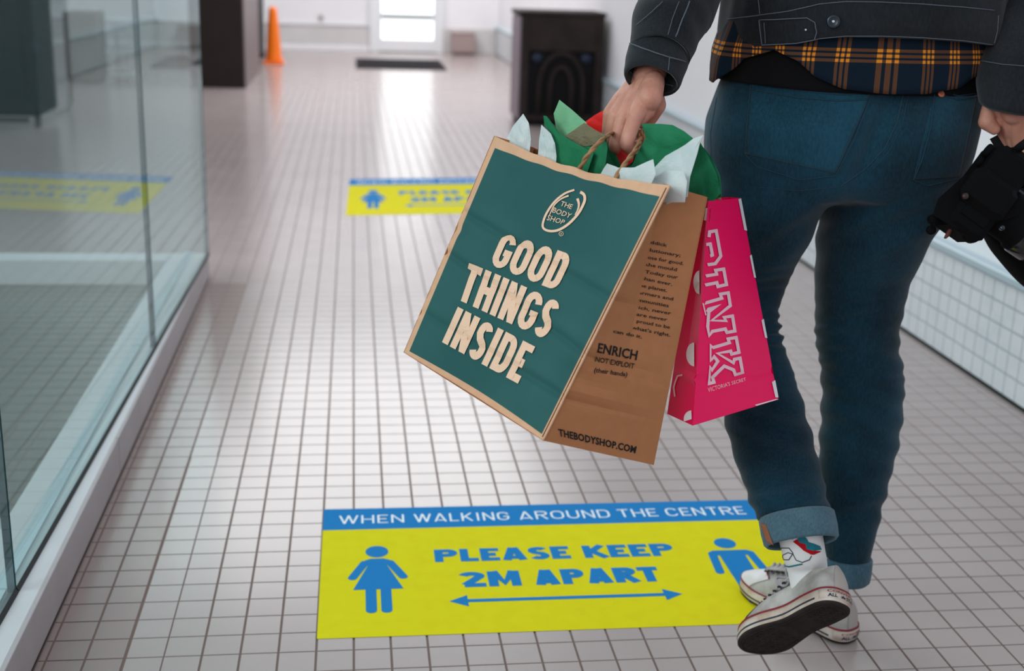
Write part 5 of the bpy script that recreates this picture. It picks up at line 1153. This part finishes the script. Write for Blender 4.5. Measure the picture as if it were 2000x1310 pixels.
# ---------------------------------------------------------------- camera carried in the right hand
ck = empty('photo_camera', None, 'black photo camera hanging with its strap from the right hand', 'camera')
CC = H(1905, 375, 1.80); EMP.append((ck, tuple(CC)))
ex = H(1945, 285, 1.79)-H(1845, 420, 1.80); ex /= np.linalg.norm(ex); ez_ = FW.copy(); ez_ -= ex*(ez_@ex); ez_ /= np.linalg.norm(ez_); ey_ = np.cross(ez_, ex)
if ey_@R2 < 0: ey_ = -ey_
def K(a, b, c): return CC+ex*a+ey_*b+ez_*c     # a along the body (up right), b towards the lens, c away
def kbox(a0, a1, b0, b1, c0, c1, bev=.004):
    v, f = box(a0, a1, b0, b1, c0, c1, bev); return [K(*p) for p in v], f
def kcyl(a, c, prof, n=28): return loft([ring(K(a, b, c), ex*r, ez_*r, n) for r, b in prof])
mesh_obj('camera_body', *kbox(-.066, .070, -.020, .040, -.045, .045, .009), M_CAM, ck); mesh_obj('grip', *kbox(.038, .076, -.010, .056, -.042, .046, .010), M_CAM, ck)
mesh_obj('viewfinder_hump', *kbox(-.030, .026, -.030, .042, -.058, -.030, .010), M_CAM, ck)
mesh_obj('lens_barrel', *kcyl(0, .002, [(.034, .036), (.036, .05), (.036, .075), (.040, .08), (.040, .115), (.037, .12), (.039, .15), (.044, .18), (.044, .185), (.036, .185)]), M_CAM, ck, True)
mesh_obj('focus_ring', *kcyl(0, .002, [(.0405, .085), (.0415, .087), (.0415, .11), (.0405, .112)]), M_GLOSSB, ck, True)
for i, (a, r) in enumerate(((.055, .010), (.036, .008), (-.045, .009))):
    mesh_obj('dial', *loft([ring(K(a, -.02-h, -.012), ex*r*k, ez_*r*k, 18) for k, h in ((1, -.002), (1, .006), (.85, .0075))]), M_CAM, ck, True)
mesh_obj('rear_panel', *kbox(-.045, .012, -.01, .03, -.0475, -.0445, .001), M_CAM, ck)
disc = lambda c, r, th=.003: loft([ring(c-FW*th, R2*r*.9, U2*r*.9, 22), ring(c-FW*th*.6, R2*r, U2*r, 22), ring(c+FW*th, R2*r, U2*r, 22)])
for (u_, v_, r, m_, nm) in ((1885, 383, .0045, mat('brown_logo_dot', (.03, .014, .012), .5, bump=(90, .1, .001)), 'release_button'), (1957, 445, .0035, M_BUTTON, 'release_button')):
    mesh_obj(nm, *disc(H(u_, v_, 1.745), r), m_, ck, True)
mesh_obj('strap_lug', *loft([ring(H(1825, 428, 1.79)+FW*k*.006, R2*.0085, U2*.0075, 18) for k in (-1, 1)]), M_CAM, ck, True)
mesh_obj('hanging_cap', *disc(H(1819, 449, 1.79), .0068), M_CAM, ck, True); mesh_obj('cap_cord', *tube([H(1822, 430, 1.79), H(1819, 443, 1.79)], .002, 6), M_CAM, ck, True)
mesh_obj('leather_tab', *loft([ring(H(u_, v_, 1.79), R2*r, U2*.001+FW*.002, 12) for u_, v_, r in ((1859, 444, .0015), (1855, 450, .0035), (1850, 460, .0035), (1846, 465, .002))]), mat('red_brown_leather', (.10, .02, .015), .6, bump=(200, .3, .001)), ck, True)
mesh_obj('hood_knob', *disc(H(1898, 459, 1.775), .0115, .006), M_CAM, ck, True)
mesh_obj('battery_grip', *loft([[H(u_, v_, D_) for u_, v_ in ((1832, 388), (1880, 345), (1935, 320), (1975, 360), (1990, 420), (1930, 440), (1870, 448), (1822, 420))] for D_ in (1.765, 1.80)]), M_CAM, ck)
strap = [H(1940, 268, 1.80), H(1965, 300, 1.79), H(1995, 285, 1.75), H(2020, 262, 1.76), H(2030, 230, 1.80)]
def ribbon(name, pts, w, m, par, nd=None, th=.0015):
    c = crv(pts, 8); v = []; 
    for i, p in enumerate(c):
        t = c[min(i+1, len(c)-1)]-c[max(i-1, 0)]; t /= np.linalg.norm(t)+1e-9; x = np.cross(t, nd if nd is not None else FW); x /= np.linalg.norm(x); v += [p-x*w/2, p+x*w/2]
    return solid(mesh_obj(name, v, [(2*i, 2*i+1, 2*i+3, 2*i+2) for i in range(len(c)-1)], m, par, True), th)
ribbon('strap', strap, .012, M_BLACKC, ck)
# long dark lens bag on the same strap, running out of the frame
lb = empty('camera_pouch', None, 'black padded pouch hanging below the camera at the right edge', 'pouch')
EMP.append((lb, tuple(H(2060, 520, 1.80))))
rows_ = [[(1890, 405), (1960, 375), (2060, 330)], [(1912, 440), (1990, 430), (2080, 400)], [(1938, 485), (2010, 480), (2100, 470)], [(1968, 520), (2040, 520), (2120, 520)], [(2000, 556), (2060, 560), (2130, 560)], [(2030, 590), (2070, 600), (2130, 600)]]
R_ = []
for rw in rows_:
    a, b = H(*rw[0], 1.895), H(*rw[2], 1.895); c = (a+b)/2; x = (b-a)/2; R_.append(ring(c, x, FW*.045+U2*.01, 30, 3))
mesh_obj('pouch_body', *crumple(loft(densify(R_, 5)), .0025, 90, 5), M_CAM, lb, True)
LBB = bvh(lb.children[0]); disc_on('snap', LBB, 1957, 446, .0042, M_BUTTON, lb.children[0], .001, .002, True)
ribbon('teal_strap', [H(1975, 368, 1.78), H(1998, 385, 1.84), H(2025, 392, 1.84), H(2060, 380, 1.84)], .014, mat('dark_teal_webbing', (.012, .035, .045), .8, bump=(500, .5, .001)), lb)
place_empties()
